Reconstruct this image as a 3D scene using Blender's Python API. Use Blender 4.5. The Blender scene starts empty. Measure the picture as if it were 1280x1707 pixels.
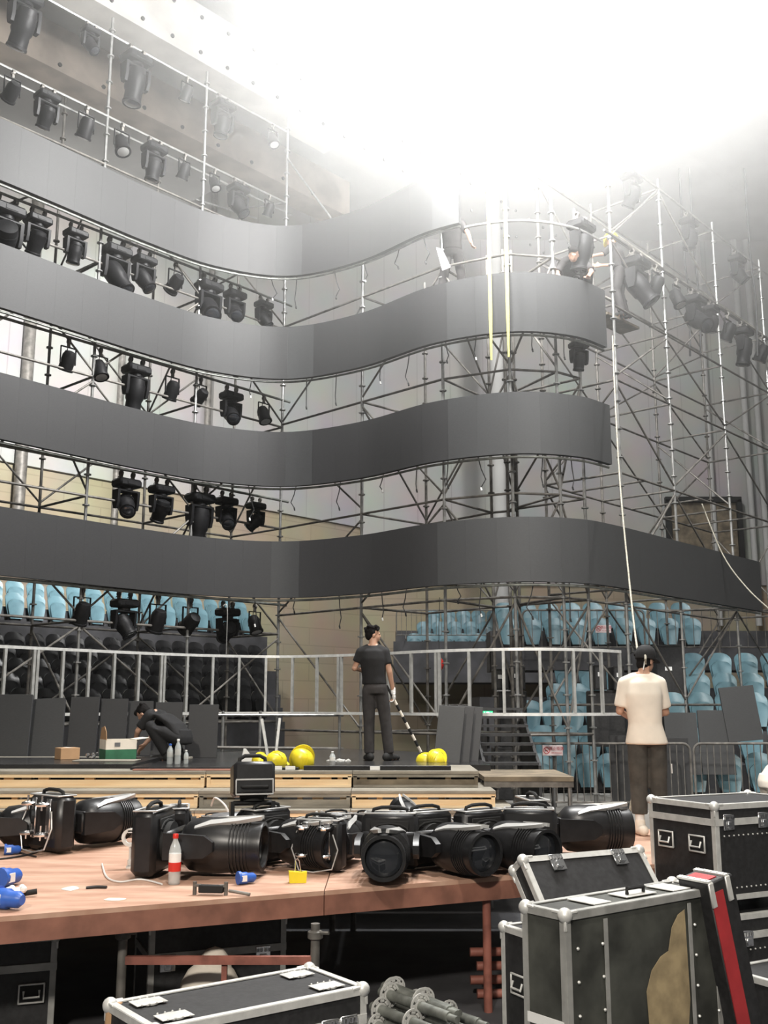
import bpy, math, random
from mathutils import Vector, Matrix, Euler
random.seed(7)
SC = bpy.context.scene
COL = SC.collection
R = math.radians
V = Vector
# ------------------------------------------------------------------ camera
FPX, PITCH, CAMZ = 1700.0, math.atan(321.5 / 1700.0), 2.2
cam_d = bpy.data.cameras.new('camera'); cam = bpy.data.objects.new('camera', cam_d); COL.objects.link(cam)
cam_d.sensor_fit = 'VERTICAL'; cam_d.sensor_height = 36.0; cam_d.lens = FPX / 1707.0 * 36.0
cam_d.clip_start = 0.05; cam_d.clip_end = 300
cam.location = (0, 0, CAMZ); cam.rotation_euler = (R(90) + PITCH, 0, 0)
SC.camera = cam
SC.view_settings.view_transform = 'Standard'; SC.view_settings.look = 'None'
SC.view_settings.gamma = 1.0; SC.view_settings.use_curve_mapping = False
SC.view_settings.exposure = 0.0
SC.cycles.max_bounces = 5; SC.cycles.volume_bounces = 0; SC.cycles.transparent_max_bounces = 8
SC.cycles.caustics_reflective = False; SC.cycles.caustics_refractive = False
SC.cycles.use_denoising = True
SC.cycles.use_adaptive_sampling = True; SC.cycles.adaptive_threshold = .04
SC.cycles.volume_step_rate = 1.0; SC.cycles.volume_max_steps = 128
SC.cycles.sample_clamp_indirect = 4.0
# ------------------------------------------------------------------ world: dim grey hall
w = bpy.data.worlds.new('world'); SC.world = w; w.use_nodes = True
w.node_tree.nodes['Background'].inputs[0].default_value = (0.75, 0.8, 0.85, 1)
w.node_tree.nodes['Background'].inputs[1].default_value = 0.03
# ------------------------------------------------------------------ lamps of the hall, and a light added for the rear wall
def spot(name, loc, target, power, size=95, blend=0.5, col=(1, .97, .92), rad=.25):
    d = bpy.data.lights.new(name, 'SPOT'); d.energy = power; d.spot_size = R(size); d.spot_blend = blend
    d.color = col; d.shadow_soft_size = rad
    o = bpy.data.objects.new(name, d); COL.objects.link(o); o.location = loc
    o.rotation_euler = (V(target) - V(loc)).to_track_quat('-Z', 'Y').to_euler()
    return o
def point(name, loc, power, col=(1, 1, 1), rad=.3):
    d = bpy.data.lights.new(name, 'POINT'); d.energy = power; d.color = col; d.shadow_soft_size = rad
    o = bpy.data.objects.new(name, d); COL.objects.link(o); o.location = loc
    return o
FLOODS = [(-.55, 14.2, 13.3), (1.2, 13.8, 12.4), (3.2, 13.6, 12.9), (5.2, 13.6, 13.5)]   # the floodlights that hang over the stage
for p_ in FLOODS:
    point('floodlight_glow', V(p_) + V((0, -.5, -.35)), 2700, (1, .99, .97), .3)
spot('hall_lamp', (1.0, 1.0, 15.0), (0.2, 9.0, 0), 4600, 52, .6, (1, .93, .84), .5)
spot('hall_lamp', (6.5, 3.0, 12.0), (4.6, 18, 1.2), 5200, 44, .6, (1, .96, .9), .5)
spot('hall_lamp', (-2.5, -7.0, 9.5), (-.6, 10.0, 1.2), 7600, 42, .7, (1, .93, .83), .5)
spot('unseen_wall_light', (-5.5, 19.6, 10.6), (-9.5, 28.0, 9.6), 7000, 116, .8, (1, .98, .95), .3)
spot('unseen_wall_light', (5.0, 24.0, 18.0), (3.0, 37.0, 9.0), 4500, 120, .9, (1, .98, .95), .4)  # added, unseen: lifts the grey of the rear wall
HAZE_DENSITY = 0.075
# ------------------------------------------------------------------ picture maths used to lay the place out
def ray(u, v):
    a = (u - 640.0) / FPX; U = (853.5 - v) / FPX
    Y = math.cos(PITCH) - U * math.sin(PITCH); Z = math.sin(PITCH) + U * math.cos(PITCH)
    return a / Y, Z / Y
def at(u, v, D):
    b, e = ray(u, v); return V((b * D, D, CAMZ + e * D))
def on_z(u, v, z):
    b, e = ray(u, v); D = (z - CAMZ) / e; return V((b * D, D, z))
SL = 1.112                               # plan slope of the stage axis
def on_line(u, v, c):
    b, e = ray(u, v); D = c / (1 - SL * b); return V((b * D, D, CAMZ + e * D))
def off_line(X, c, z): return V((X, SL * X + c, z))
AX = V((1, SL, 0)).normalized()          # along the stage axis, away from the viewer
BK = V((-SL, 1, 0)).normalized()         # square to it, towards the rear wall
# ------------------------------------------------------------------ materials
MATS = {}
def mat(name, col, rough=.5, metal=0., var=.12, scale=6., bump=0., emit=0., spec=.5, alpha=None, trans=0., stretch=(1, 1, 1), col2=None):
    if name in MATS: return MATS[name]
    m = bpy.data.materials.new(name); m.use_nodes = True; MATS[name] = m
    nt = m.node_tree; b = nt.nodes['Principled BSDF']
    b.inputs['Roughness'].default_value = rough; b.inputs['Metallic'].default_value = metal
    b.inputs['Specular IOR Level'].default_value = spec
    b.inputs['Base Color'].default_value = (*col, 1)
    if trans: b.inputs['Transmission Weight'].default_value = trans
    tc = nt.nodes.new('ShaderNodeTexCoord'); mp = nt.nodes.new('ShaderNodeMapping')
    mp.inputs['Scale'].default_value = stretch
    nt.links.new(tc.outputs['Object'], mp.inputs['Vector'])
    if var or col2:
        n = nt.nodes.new('ShaderNodeTexNoise'); n.inputs['Scale'].default_value = scale; n.inputs['Detail'].default_value = 5
        nt.links.new(mp.outputs['Vector'], n.inputs['Vector'])
        r = nt.nodes.new('ShaderNodeValToRGB')
        c2 = col2 or tuple(min(1, c * (1 + var)) for c in col)
        c1 = col if col2 else tuple(c * (1 - var) for c in col)
        r.color_ramp.elements[0].position = .35; r.color_ramp.elements[1].position = .65
        r.color_ramp.elements[0].color = (*c1, 1); r.color_ramp.elements[1].color = (*c2, 1)
        nt.links.new(n.outputs['Fac'], r.inputs['Fac']); nt.links.new(r.outputs['Color'], b.inputs['Base Color'])
        if bump:
            bp = nt.nodes.new('ShaderNodeBump'); bp.inputs['Strength'].default_value = bump; bp.inputs['Distance'].default_value = .01
            nt.links.new(n.outputs['Fac'], bp.inputs['Height']); nt.links.new(bp.outputs['Normal'], b.inputs['Normal'])
    if emit:
        b.inputs['Emission Color'].default_value = (*col, 1); b.inputs['Emission Strength'].default_value = emit
    return m
def M(n): return MATS[n]
mat('concrete', (.42, .41, .39), .9, var=.18, scale=1.2, bump=.3)
mat('ceiling_paint', (.45, .45, .44), .9, var=.08, scale=.8)
mat('beam_paint', (.62, .60, .56), .8, var=.12, scale=1.5)
mat('beam_brown', (.34, .29, .24), .8, var=.2, scale=1.5)
mat('floor_dark', (.06, .06, .065), .7, var=.3, scale=2)
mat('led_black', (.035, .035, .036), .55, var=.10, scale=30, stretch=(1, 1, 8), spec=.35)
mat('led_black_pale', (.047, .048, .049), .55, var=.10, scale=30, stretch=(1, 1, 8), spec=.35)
mat('led_back', (.05, .05, .055), .6)
mat('galvanised', (.36, .36, .35), .42, .75, var=.2, scale=9)
mat('galvanised_dark', (.16, .15, .135), .55, .3, var=.35, scale=7)  # darker, less metallic copy of galvanised
mat('galvanised_dull', (.20, .21, .19), .5, .4, var=.3, scale=9)
mat('aluminium', (.74, .74, .71), .42, .35, var=.10, scale=14)
mat('aluminium_dull', (.42, .42, .40), .5, .35, var=.15, scale=10)
mat('chrome', (.85, .85, .85), .18, 1., var=.05)
mat('case_black', (.022, .022, .023), .55, var=.25, scale=25, bump=.15)
mat('case_scuffed', (.05, .052, .045), .6, var=.45, scale=5, bump=.1)
mat('bare_plywood', (.36, .28, .16), .8, var=.25, scale=8)
mat('fixture_black', (.010, .010, .011), .5, var=.2, scale=20, spec=.22)
mat('deck_fixture_black', (.012, .012, .013), .36, var=.2, scale=20, spec=.5)
mat('fixture_grey', (.16, .16, .165), .4, var=.15, scale=10)
mat('fixture_silver', (.55, .55, .54), .35, .3, var=.1)
mat('rubber', (.012, .012, .012), .8)
mat('lens_glass', (.02, .022, .026), .08, var=0, spec=.8)
mat('white_plastic', (.8, .8, .78), .4, var=.04)
mat('label_white', (.85, .85, .83), .6, var=.03)
mat('yellow_plastic', (.80, .66, .03), .35, var=.08)
mat('yellow_strap', (.62, .58, .16), .7, var=.1, scale=20)
mat('blue_plastic', (.03, .12, .50), .4, var=.15)
mat('green_print', (.03, .14, .07), .6, var=.2)
mat('red_plastic', (.62, .03, .02), .4, var=.1)
mat('red_paint', (.42, .035, .04), .5, var=.15)
mat('seat_blue', (.15, .275, .325), .35, var=.10, scale=4)
mat('seat_black', (.012, .012, .013), .3, var=.1)
mat('deck_red', (.42, .235, .16), .7, col2=(.58, .375, .275), scale=2.2, bump=.1, stretch=(1, 3, 1))
mat('deck_edge', (.25, .11, .075), .65, var=.25, scale=5)
mat('red_steel', (.25, .09, .065), .55, var=.3, scale=8)
mat('pine', (.76, .55, .32), .65, col2=(.88, .70, .46), scale=3, stretch=(.4, 4, 8))
mat('board_grey', (.24, .22, .18), .75, var=.25, scale=5, stretch=(.6, 3, 3))
mat('old_timber', (.16, .13, .09), .8, var=.4, scale=4)
mat('stage_black', (.018, .018, .019), .25, var=.3, scale=3)
mat('cardboard', (.46, .28, .15), .85, var=.08)
mat('rope', (.34, .32, .26), .9, var=.3, scale=40)
mat('cable_black', (.015, .015, .016), .55, var=0)
mat('skin', (.50, .29, .20), .5, var=.08)
mat('hair_black', (.008, .007, .007), .85, var=.3, scale=60, spec=.15)
mat('cloth_black', (.008, .008, .009), .85, var=.2, scale=12)
mat('cloth_grey', (.034, .031, .031), .9, var=.25, scale=10)
mat('cloth_khaki', (.055, .052, .045), .9, var=.25, scale=10)
mat('cloth_cream', (.80, .73, .63), .9, var=.06, scale=6)
mat('cloth_white', (.8, .8, .78), .9, var=.05)
mat('exit_green', (.05, .75, .30), .4, var=0, emit=1.2)
mat('exit_white', (.9, 1., .95), .4, var=0, emit=1.5)
mat('lamp_face', (1., .99, .97), .4, var=0, emit=60.)
mat('sign_pink', (.80, .66, .66), .5, var=.03)
mat('sign_red', (.50, .05, .06), .5, var=0)
mat('ink_dark', (.03, .02, .02), .6, var=0)
# clear bottle plastic
def clear(name, col, a):
    m = bpy.data.materials.new(name); m.use_nodes = True; MATS[name] = m
    b = m.node_tree.nodes['Principled BSDF']
    b.inputs['Base Color'].default_value = (*col, 1); b.inputs['Roughness'].default_value = .12; b.inputs['Alpha'].default_value = a
clear('clear_plastic', (.75, .8, .8), .45)
clear('thin_bag', (.75, .75, .72), .6)
# wall cladding with joints
def cladding(name, col, mortar, w_, h_, var, vert=False):
    m = bpy.data.materials.new(name); m.use_nodes = True; MATS[name] = m
    nt = m.node_tree; b = nt.nodes['Principled BSDF']; b.inputs['Roughness'].default_value = .85
    tc = nt.nodes.new('ShaderNodeTexCoord'); br = nt.nodes.new('ShaderNodeTexBrick')
    br.inputs['Color1'].default_value = (*col, 1); br.inputs['Color2'].default_value = (*[c * (1 - var) for c in col], 1)
    br.inputs['Mortar'].default_value = (*mortar, 1); br.inputs['Scale'].default_value = 1
    br.inputs['Brick Width'].default_value = w_; br.inputs['Row Height'].default_value = h_; br.inputs['Mortar Size'].default_value = .018
    br.offset = 0 if vert else .5
    nt.links.new(tc.outputs['UV'], br.inputs['Vector'])
    no = nt.nodes.new('ShaderNodeTexNoise'); no.inputs['Scale'].default_value = .6; no.inputs['Detail'].default_value = 6
    nt.links.new(tc.outputs['UV'], no.inputs['Vector'])
    mx = nt.nodes.new('ShaderNodeMixRGB'); mx.blend_type = 'MULTIPLY'; mx.inputs['Fac'].default_value = .35
    nt.links.new(br.outputs['Color'], mx.inputs[1]); nt.links.new(no.outputs['Color'], mx.inputs[2])
    nt.links.new(mx.outputs[0], b.inputs['Base Color'])
cladding('wall_grey', (.46, .455, .44), (.36, .35, .34), 1.25, 30, .04, True)
cladding('wall_beige', (.40, .34, .24), (.32, .27, .19), 2.4, .6, .06)
# ------------------------------------------------------------------ mesh builder
class MB:
    def __init__(s): s.v = []; s.f = []; s.uv = {}
    def add(s, vs, fs):
        b = len(s.v); s.v += [V(p) for p in vs]; s.f += [tuple(b + i for i in f) for f in fs]; return s
    def box(s, c, d, rot=None, ch=0.0):
        x, y, z = d[0] / 2, d[1] / 2, d[2] / 2
        T = (rot if rot else Matrix.Identity(3)); c = V(c)
        if ch <= 0:
            vs = [(sx * x, sy * y, sz * z) for sz in (-1, 1) for sy in (-1, 1) for sx in (-1, 1)]
            fs = [(0, 2, 3, 1), (4, 5, 7, 6), (0, 1, 5, 4), (2, 6, 7, 3), (0, 4, 6, 2), (1, 3, 7, 5)]
            return s.add([c + T @ V(p) for p in vs], fs)
        ch = min(ch, x * .9, y * .9, z * .9); vs = []; ix = {}
        for sx in (-1, 1):
            for sy in (-1, 1):
                for sz in (-1, 1):
                    for a in range(3):
                        p = [sx * (x - ch), sy * (y - ch), sz * (z - ch)]; p[a] = (sx * x, sy * y, sz * z)[a]
                        ix[sx, sy, sz, a] = len(vs); vs.append(tuple(p))
        fs = []
        S = (-1, 1)
        for g in S:
            fs.append([ix[g, -1, -1, 0], ix[g, 1, -1, 0], ix[g, 1, 1, 0], ix[g, -1, 1, 0]])
            fs.append([ix[-1, g, -1, 1], ix[1, g, -1, 1], ix[1, g, 1, 1], ix[-1, g, 1, 1]])
            fs.append([ix[-1, -1, g, 2], ix[1, -1, g, 2], ix[1, 1, g, 2], ix[-1, 1, g, 2]])
        for g in S:
            for h in S:
                fs.append([ix[g, h, -1, 0], ix[g, h, 1, 0], ix[g, h, 1, 1], ix[g, h, -1, 1]])
                fs.append([ix[g, -1, h, 0], ix[g, 1, h, 0], ix[g, 1, h, 2], ix[g, -1, h, 2]])
                fs.append([ix[-1, g, h, 1], ix[1, g, h, 1], ix[1, g, h, 2], ix[-1, g, h, 2]])
        for a in S:
            for b in S:
                for g in S: fs.append([ix[a, b, g, 0], ix[a, b, g, 1], ix[a, b, g, 2]])
        out = []
        for f in fs:
            ps = [V(vs[i]) for i in f]; n = (ps[1] - ps[0]).cross(ps[2] - ps[0]); m = sum(ps, V()) / len(ps)
            out.append(tuple(f) if n.dot(m) > 0 else tuple(reversed(f)))
        return s.add([c + T @ V(p) for p in vs], out)
    def tube(s, p, q, r, r2=None, n=8, cap=True):
        p, q = V(p), V(q); r2 = r if r2 is None else r2
        d = (q - p).normalized(); u = d.orthogonal().normalized(); w_ = d.cross(u)
        vs = []
        for (c, rr) in ((p, r), (q, r2)):
            for i in range(n):
                a = 2 * math.pi * i / n; vs.append(c + (u * math.cos(a) + w_ * math.sin(a)) * rr)
        fs = [(i, (i + 1) % n, n + (i + 1) % n, n + i) for i in range(n)]
        if cap: fs += [tuple(reversed(range(n))), tuple(range(n, 2 * n))]
        return s.add(vs, fs)
    def path(s, pts, r, n=6, cap=True, closed=False):
        pts = [V(p) for p in pts]; rs = r if isinstance(r, (list, tuple)) else [r] * len(pts)
        m = len(pts); T = []
        for i in range(m):
            a = pts[i - 1] if (i > 0 or closed) else pts[i]; b = pts[(i + 1) % m] if (i < m - 1 or closed) else pts[i]
            T.append((b - a).normalized())
        u = T[0].orthogonal().normalized(); vs = []
        for i in range(m):
            u = (u - T[i] * u.dot(T[i])); u = u.normalized() if u.length > 1e-6 else T[i].orthogonal().normalized()
            w_ = T[i].cross(u)
            for j in range(n):
                a = 2 * math.pi * j / n; vs.append(pts[i] + (u * math.cos(a) + w_ * math.sin(a)) * rs[i])
        fs = []
        for i in range(m if closed else m - 1):
            k = (i + 1) % m
            fs += [(i * n + j, i * n + (j + 1) % n, k * n + (j + 1) % n, k * n + j) for j in range(n)]
        if cap and not closed: fs += [tuple(reversed(range(n))), tuple(range((m - 1) * n, m * n))]
        return s.add(vs, fs)
    def lathe(s, prof, o=(0, 0, 0), axis=(0, 0, 1), n=16, sx=1., sy=1., up=None):
        o = V(o); d = V(axis).normalized()
        u = V(up).cross(d).normalized() if up else d.orthogonal().normalized()
        w_ = d.cross(u); vs = []; m = len(prof)
        for (r, z) in prof:
            for i in range(n):
                a = 2 * math.pi * i / n
                vs.append(o + d * z + (u * math.cos(a) * sx + w_ * math.sin(a) * sy) * max(r, 1e-4))
        fs = [(k * n + i, k * n + (i + 1) % n, (k + 1) * n + (i + 1) % n, (k + 1) * n + i) for k in range(m - 1) for i in range(n)]
        fs += [tuple(reversed(range(n))), tuple(range((m - 1) * n, m * n))]
        return s.add(vs, fs)
    def ball(s, c, r, n=10, m=7):
        rx, ry, rz = r if isinstance(r, (tuple, list)) else (r, r, r); c = V(c)
        vs = [c + V((0, 0, -rz))]
        for k in range(1, m):
            a = math.pi * k / m - math.pi / 2
            for i in range(n):
                t = 2 * math.pi * i / n; vs.append(c + V((rx * math.cos(a) * math.cos(t), ry * math.cos(a) * math.sin(t), rz * math.sin(a))))
        vs.append(c + V((0, 0, rz))); L = len(vs) - 1
        fs = [(0, 1 + (i + 1) % n, 1 + i) for i in range(n)]
        for k in range(m - 2): fs += [(1 + k * n + i, 1 + k * n + (i + 1) % n, 1 + (k + 1) * n + (i + 1) % n, 1 + (k + 1) * n + i) for i in range(n)]
        fs += [(L, L - n + i, L - n + (i + 1) % n) for i in range(n)]
        return s.add(vs, fs)
    def prism(s, poly, a, b, c, d):
        """poly (2d) in the axes a, b from the origin c, pushed along d"""
        a, b, c, d = V(a), V(b), V(c), V(d); n = len(poly)
        vs = [c + a * p[0] + b * p[1] for p in poly]; vs += [p + d for p in vs]
        fs = [tuple(reversed(range(n))), tuple(range(n, 2 * n))] + [(i, (i + 1) % n, n + (i + 1) % n, n + i) for i in range(n)]
        return s.add(vs, fs)
    def ring(s, c, axis, r0, r1, t, n=16):
        return s.lathe_ring(c, axis, r0, r1, t, n)
    def lathe_ring(s, c, axis, r0, r1, t, n):
        c, d = V(c), V(axis).normalized(); u = d.orthogonal().normalized(); w_ = d.cross(u); vs = []
        for (r, z) in ((r0, -t / 2), (r1, -t / 2), (r1, t / 2), (r0, t / 2)):
            for i in range(n):
                a = 2 * math.pi * i / n; vs.append(c + d * z + (u * math.cos(a) + w_ * math.sin(a)) * r)
        fs = [(k * n + i, k * n + (i + 1) % n, ((k + 1) % 4) * n + (i + 1) % n, ((k + 1) % 4) * n + i) for k in range(4) for i in range(n)]
        return s.add(vs, fs)
    def build(s, name, m, parent=None, world=False, smooth=38):
        me = bpy.data.meshes.new(name); vs = s.v
        if world and parent is not None:
            inv = parent.matrix_basis.inverted(); vs = [inv @ p for p in vs]
        me.from_pydata([tuple(p) for p in vs], [], s.f); me.update()
        if smooth:
            me.polygons.foreach_set('use_smooth', [True] * len(me.polygons)); me.set_sharp_from_angle(angle=R(smooth))
        me.materials.append(M(m) if isinstance(m, str) else m)
        o = bpy.data.objects.new(name, me); COL.objects.link(o)
        if parent is not None: o.parent = parent
        return o
def tag(o, label=None, cat=None, group=None, kind=None):
    if label: o['label'] = label
    if cat: o['category'] = cat
    if group: o['group'] = group
    if kind: o['kind'] = kind
    return o
def thing(name, label, cat, loc=(0, 0, 0), rot=(0, 0, 0), group=None):
    o = bpy.data.objects.new(name, None); COL.objects.link(o); o.empty_display_size = .1
    o.location = loc; o.rotation_euler = rot
    return tag(o, label, cat, group)
KIDS = {}
def dup(root, loc=None, rot=None, label=None, group=None, scale=None):
    """a copy of a thing with copies of its parts and sub-parts"""
    r = root.copy(); COL.objects.link(r)
    if loc is not None: r.location = loc
    if rot is not None: r.rotation_euler = rot
    if scale is not None: r.scale = (scale,) * 3
    if label: r['label'] = label
    if group: r['group'] = group
    for ch in root.children:
        c = ch.copy(); COL.objects.link(c); c.parent = r
        for g in ch.children:
            e = g.copy(); COL.objects.link(e); e.parent = c
    return r
ORD = ['first', 'second', 'third', 'fourth', 'fifth', 'sixth', 'seventh', 'eighth', 'ninth', 'tenth', 'eleventh', 'twelfth', 'thirteenth', 'fourteenth', 'fifteenth', 'sixteenth', 'seventeenth', 'eighteenth', 'nineteenth', 'twentieth']
def struct(name, mb, m, uv=None):
    o = mb.build(name, m, smooth=0); o['kind'] = 'structure'
    if uv:
        L = o.data.uv_layers.new(name='UVMap')
        for lp in o.data.loops:
            p = o.data.vertices[lp.vertex_index].co; L.data[lp.index].uv = uv(p)
    return o
# ------------------------------------------------------------------ shell of the hall
struct('floor', MB().box((2, 20, -.1), (70, 66, .2)), 'floor_dark')
CW = 38.0                                 # the long wall behind the stage runs along the stage axis
def wall_slab(p, q, z0, z1, t=.3):
    p, q = V(p), V(q); d = (q - p); n = V((-d.y, d.x, 0)).normalized() * t
    return MB().prism([(0, 0), (d.length, 0), (d.length, z1 - z0), (0, z1 - z0)], d.normalized(), (0, 0, 1), (p.x, p.y, z0), n)
p0 = off_line(-17, CW, 0); p1 = off_line(-.8, CW, 0)
uvL = lambda p: ((p - p0).dot(AX), p.z)
struct('wall_left_lower', wall_slab(p0, p1, 0, 8.6), 'wall_beige', uvL)
struct('wall_left', wall_slab(p0 - BK * .12, p1 - BK * .12, 8.6, 20), 'wall_grey', uvL)
q1 = V((22, 37.4, 0))
uvB = lambda p: (p.x, p.z)
struct('wall_back_lower', wall_slab(p1, q1, 0, 6.5), 'wall_beige', uvB)
struct('wall_back', wall_slab(p1 - V((0, .12, 0)), q1 - V((0, .12, 0)), 6.5, 20), 'wall_grey', uvB)
struct('wall_right', wall_slab((22, 37.6, 0), (22, -12, 0), 0, 20), 'wall_grey', lambda p: (p.y, p.z))
struct('wall_front', wall_slab((22, -12, 0), (-24, -12, 0), 0, 20), 'wall_grey', uvB)
struct('wall_side', wall_slab((-24, -12, 0), (-24, 12, 0), 0, 20), 'wall_grey', lambda p: (p.y, p.z))
struct('ceiling', MB().box((0, 13, 20.1), (50, 52, .2)), 'ceiling_paint')
# ring beams below the ceiling, parallel to the stage axis
def ring_beam(name, c, z0, z1, t, m, X0=-22, X1=-1.0):
    a, b = off_line(X0, c, 0), off_line(X1, c, 0)
    o = struct(name, wall_slab(a, b, z0, z1, t), m)
    return a, b
ring_beam('ceiling_beam_near', 24.4, 15.95, 17.3, .7, 'beam_paint')
ring_beam('ceiling_soffit', 25.4, 17.2, 17.45, 7.0, 'ceiling_paint')
ring_beam('ceiling_beam_far', 28.6, 16.1, 17.2, .8, 'beam_brown')
mb = MB()
for i in range(46):                        # bolt heads in two rows along the near beam
    for z in (16.15, 17.0):
        p = off_line(-14 + i * .5, 24.4, z) - BK * .005
        mb.tube(p, p - BK * .03, .045, n=8)
bolts = mb.build('trim_1', 'rubber'); bolts['kind'] = 'structure'
mb = MB()
for i in range(21):
    p = off_line(-17 + i * .75, 28.6, 16.25) - BK * .005; mb.tube(p, p - BK * .03, .05, n=8)
b2 = mb.build('trim_2', 'rubber'); b2['kind'] = 'structure'
# pillar and wall pipes
pl = MB().lathe([(.24, 0), (.24, 19.9)], at(829, 700, 33.0).xy.to_3d(), n=20).build('pillar', 'ceiling_paint'); pl['kind'] = 'structure'
mb = MB()
for u_ in (1155, 1215, 1235):
    p = at(u_, 300, 36.9); mb.tube((p.x, 36.9 , 5), (p.x, 36.9, 19.9), .11, n=10)
o = mb.build('trim_3', 'ceiling_paint'); o['kind'] = 'structure'
mb = MB()
p = on_line(77, 160, CW - .5); mb.tube((p.x, p.y, 6), (p.x, p.y, 19.5), .16, n=10)
p = on_line(222, 230, CW - .5); mb.tube((p.x, p.y, 6), (p.x, p.y, 19.5), .1, n=10)
p = on_line(358, 330, CW - .5); mb.tube((p.x, p.y, 6), (p.x, p.y, 19.5), .1, n=10)
o = mb.build('trim_4', 'galvanised_dark'); o['kind'] = 'structure'
# dark opening high in the back wall
a = at(1112, 838, 36.9); b = at(1236, 930, 36.9)
mb = MB().box(((a.x + b.x) / 2, 37.05, a.z - 1.5), (b.x - a.x, .3, 3.0)); o = mb.build('door_1', 'old_timber', smooth=0); o['kind'] = 'structure'
mb = MB()
for x in (a.x, b.x): mb.box((x, 36.85, a.z - 1.5), (.18, .2, 3.2))
mb.box(((a.x + b.x) / 2, 36.85, a.z + .1), (b.x - a.x + .18, .2, .2))
o = mb.build('door_frame', 'rubber', smooth=0); o['kind'] = 'structure'
# haze that fills the hall
hm = bpy.data.materials.new('haze'); hm.use_nodes = True; nt = hm.node_tree
nt.nodes.remove(nt.nodes['Principled BSDF'])
vs_ = nt.nodes.new('ShaderNodeVolumeScatter'); vs_.inputs['Anisotropy'].default_value = .0
vs_.inputs['Color'].default_value = (.97, .97, .95, 1)
ge = nt.nodes.new('ShaderNodeNewGeometry'); sp = nt.nodes.new('ShaderNodeSeparateXYZ'); nt.links.new(ge.outputs['Position'], sp.inputs[0])
mr = nt.nodes.new('ShaderNodeMapRange'); mr.interpolation_type = 'SMOOTHSTEP'          # smoke hangs high
mr.inputs['From Min'].default_value = 4.5; mr.inputs['From Max'].default_value = 13.0
mr.inputs['To Min'].default_value = .04; mr.inputs['To Max'].default_value = 1
nt.links.new(sp.outputs['Z'], mr.inputs['Value'])
ds_ = nt.nodes.new('ShaderNodeVectorMath'); ds_.operation = 'DISTANCE'; ds_.inputs[1].default_value = (2.6, 13.6, 13.2)   # and is thickest round the floodlights
nt.links.new(ge.outputs['Position'], ds_.inputs[0])
m2 = nt.nodes.new('ShaderNodeMapRange'); m2.interpolation_type = 'SMOOTHSTEP'
m2.inputs['From Min'].default_value = 1.0; m2.inputs['From Max'].default_value = 10.0
m2.inputs['To Min'].default_value = HAZE_DENSITY; m2.inputs['To Max'].default_value = .007
nt.links.new(ds_.outputs['Value'], m2.inputs['Value'])
mu = nt.nodes.new('ShaderNodeMath'); mu.operation = 'MULTIPLY'; nt.links.new(mr.outputs[0], mu.inputs[0]); nt.links.new(m2.outputs[0], mu.inputs[1])
nt.links.new(mu.outputs[0], vs_.inputs['Density'])
nt.links.new(vs_.outputs[0], nt.nodes['Material Output'].inputs['Volume'])
hz = MB().box((-1, 13, 9.9), (44, 47.5, 19.7)).build('haze', hm, smooth=0); hz['kind'] = 'stuff'
tag(hz, 'thin pale haze of smoke filling the whole hall', 'haze')
# ------------------------------------------------------------------ plan curve of the LED wall (an S in plan)
CP = [(-9.3, 10.43), (-7.4, 12.54), (-5.69, 14.45), (-4.06, 16.42), (-2.99, 17.42), (-1.74, 17.81), (-.42, 17.15), (.78, 15.97), (1.97, 15.42), (2.95, 15.56), (3.71, 16.15), (5.47, 18.1), (7.6, 20.45), (9.0, 22.0)]
def catmull(P, n=24):
    P = [V((x, y, 0)) for x, y in P]; out = []
    for i in range(1, len(P) - 2):
        a, b, c, d = P[i - 1:i + 3]
        for k in range(n):
            t = k / n
            out.append(.5 * ((2 * b) + (c - a) * t + (2 * a - 5 * b + 4 * c - d) * t * t + (3 * b - a - 3 * c + d) * t ** 3))
    out.append(P[-2]); return out
CUR = catmull(CP); LEN = [0]
for i in range(1, len(CUR)): LEN.append(LEN[-1] + (CUR[i] - CUR[i - 1]).length)
def cur(s):
    s = max(0, min(LEN[-1] - 1e-6, s)); import bisect
    i = max(0, bisect.bisect_right(LEN, s) - 1); t = (s - LEN[i]) / (LEN[i + 1] - LEN[i])
    p = CUR[i].lerp(CUR[i + 1], t); d = (CUR[i + 1] - CUR[i]).normalized()
    j = min(i + 1, len(CUR) - 2); d2 = (CUR[j + 1] - CUR[j]).normalized(); d = d.lerp(d2, t).normalized()
    return p, d, V((d.y, -d.x, 0))         # point, tangent, front normal
def s_of_b(b):                             # arc length where the curve crosses the bearing b
    best = min(range(len(CUR)), key=lambda i: abs(CUR[i].x / CUR[i].y - b)); return LEN[best]
def s_of_x(x): return LEN[min(range(len(CUR)), key=lambda i: abs(CUR[i].x - x))]
ZB = [2.04 + 2 * k for k in range(5)]
S_END = s_of_x(3.72); S_LONG = LEN[-1] - .02
PALE0, PALE1 = s_of_x(.9), s_of_x(-1.35)
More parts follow.
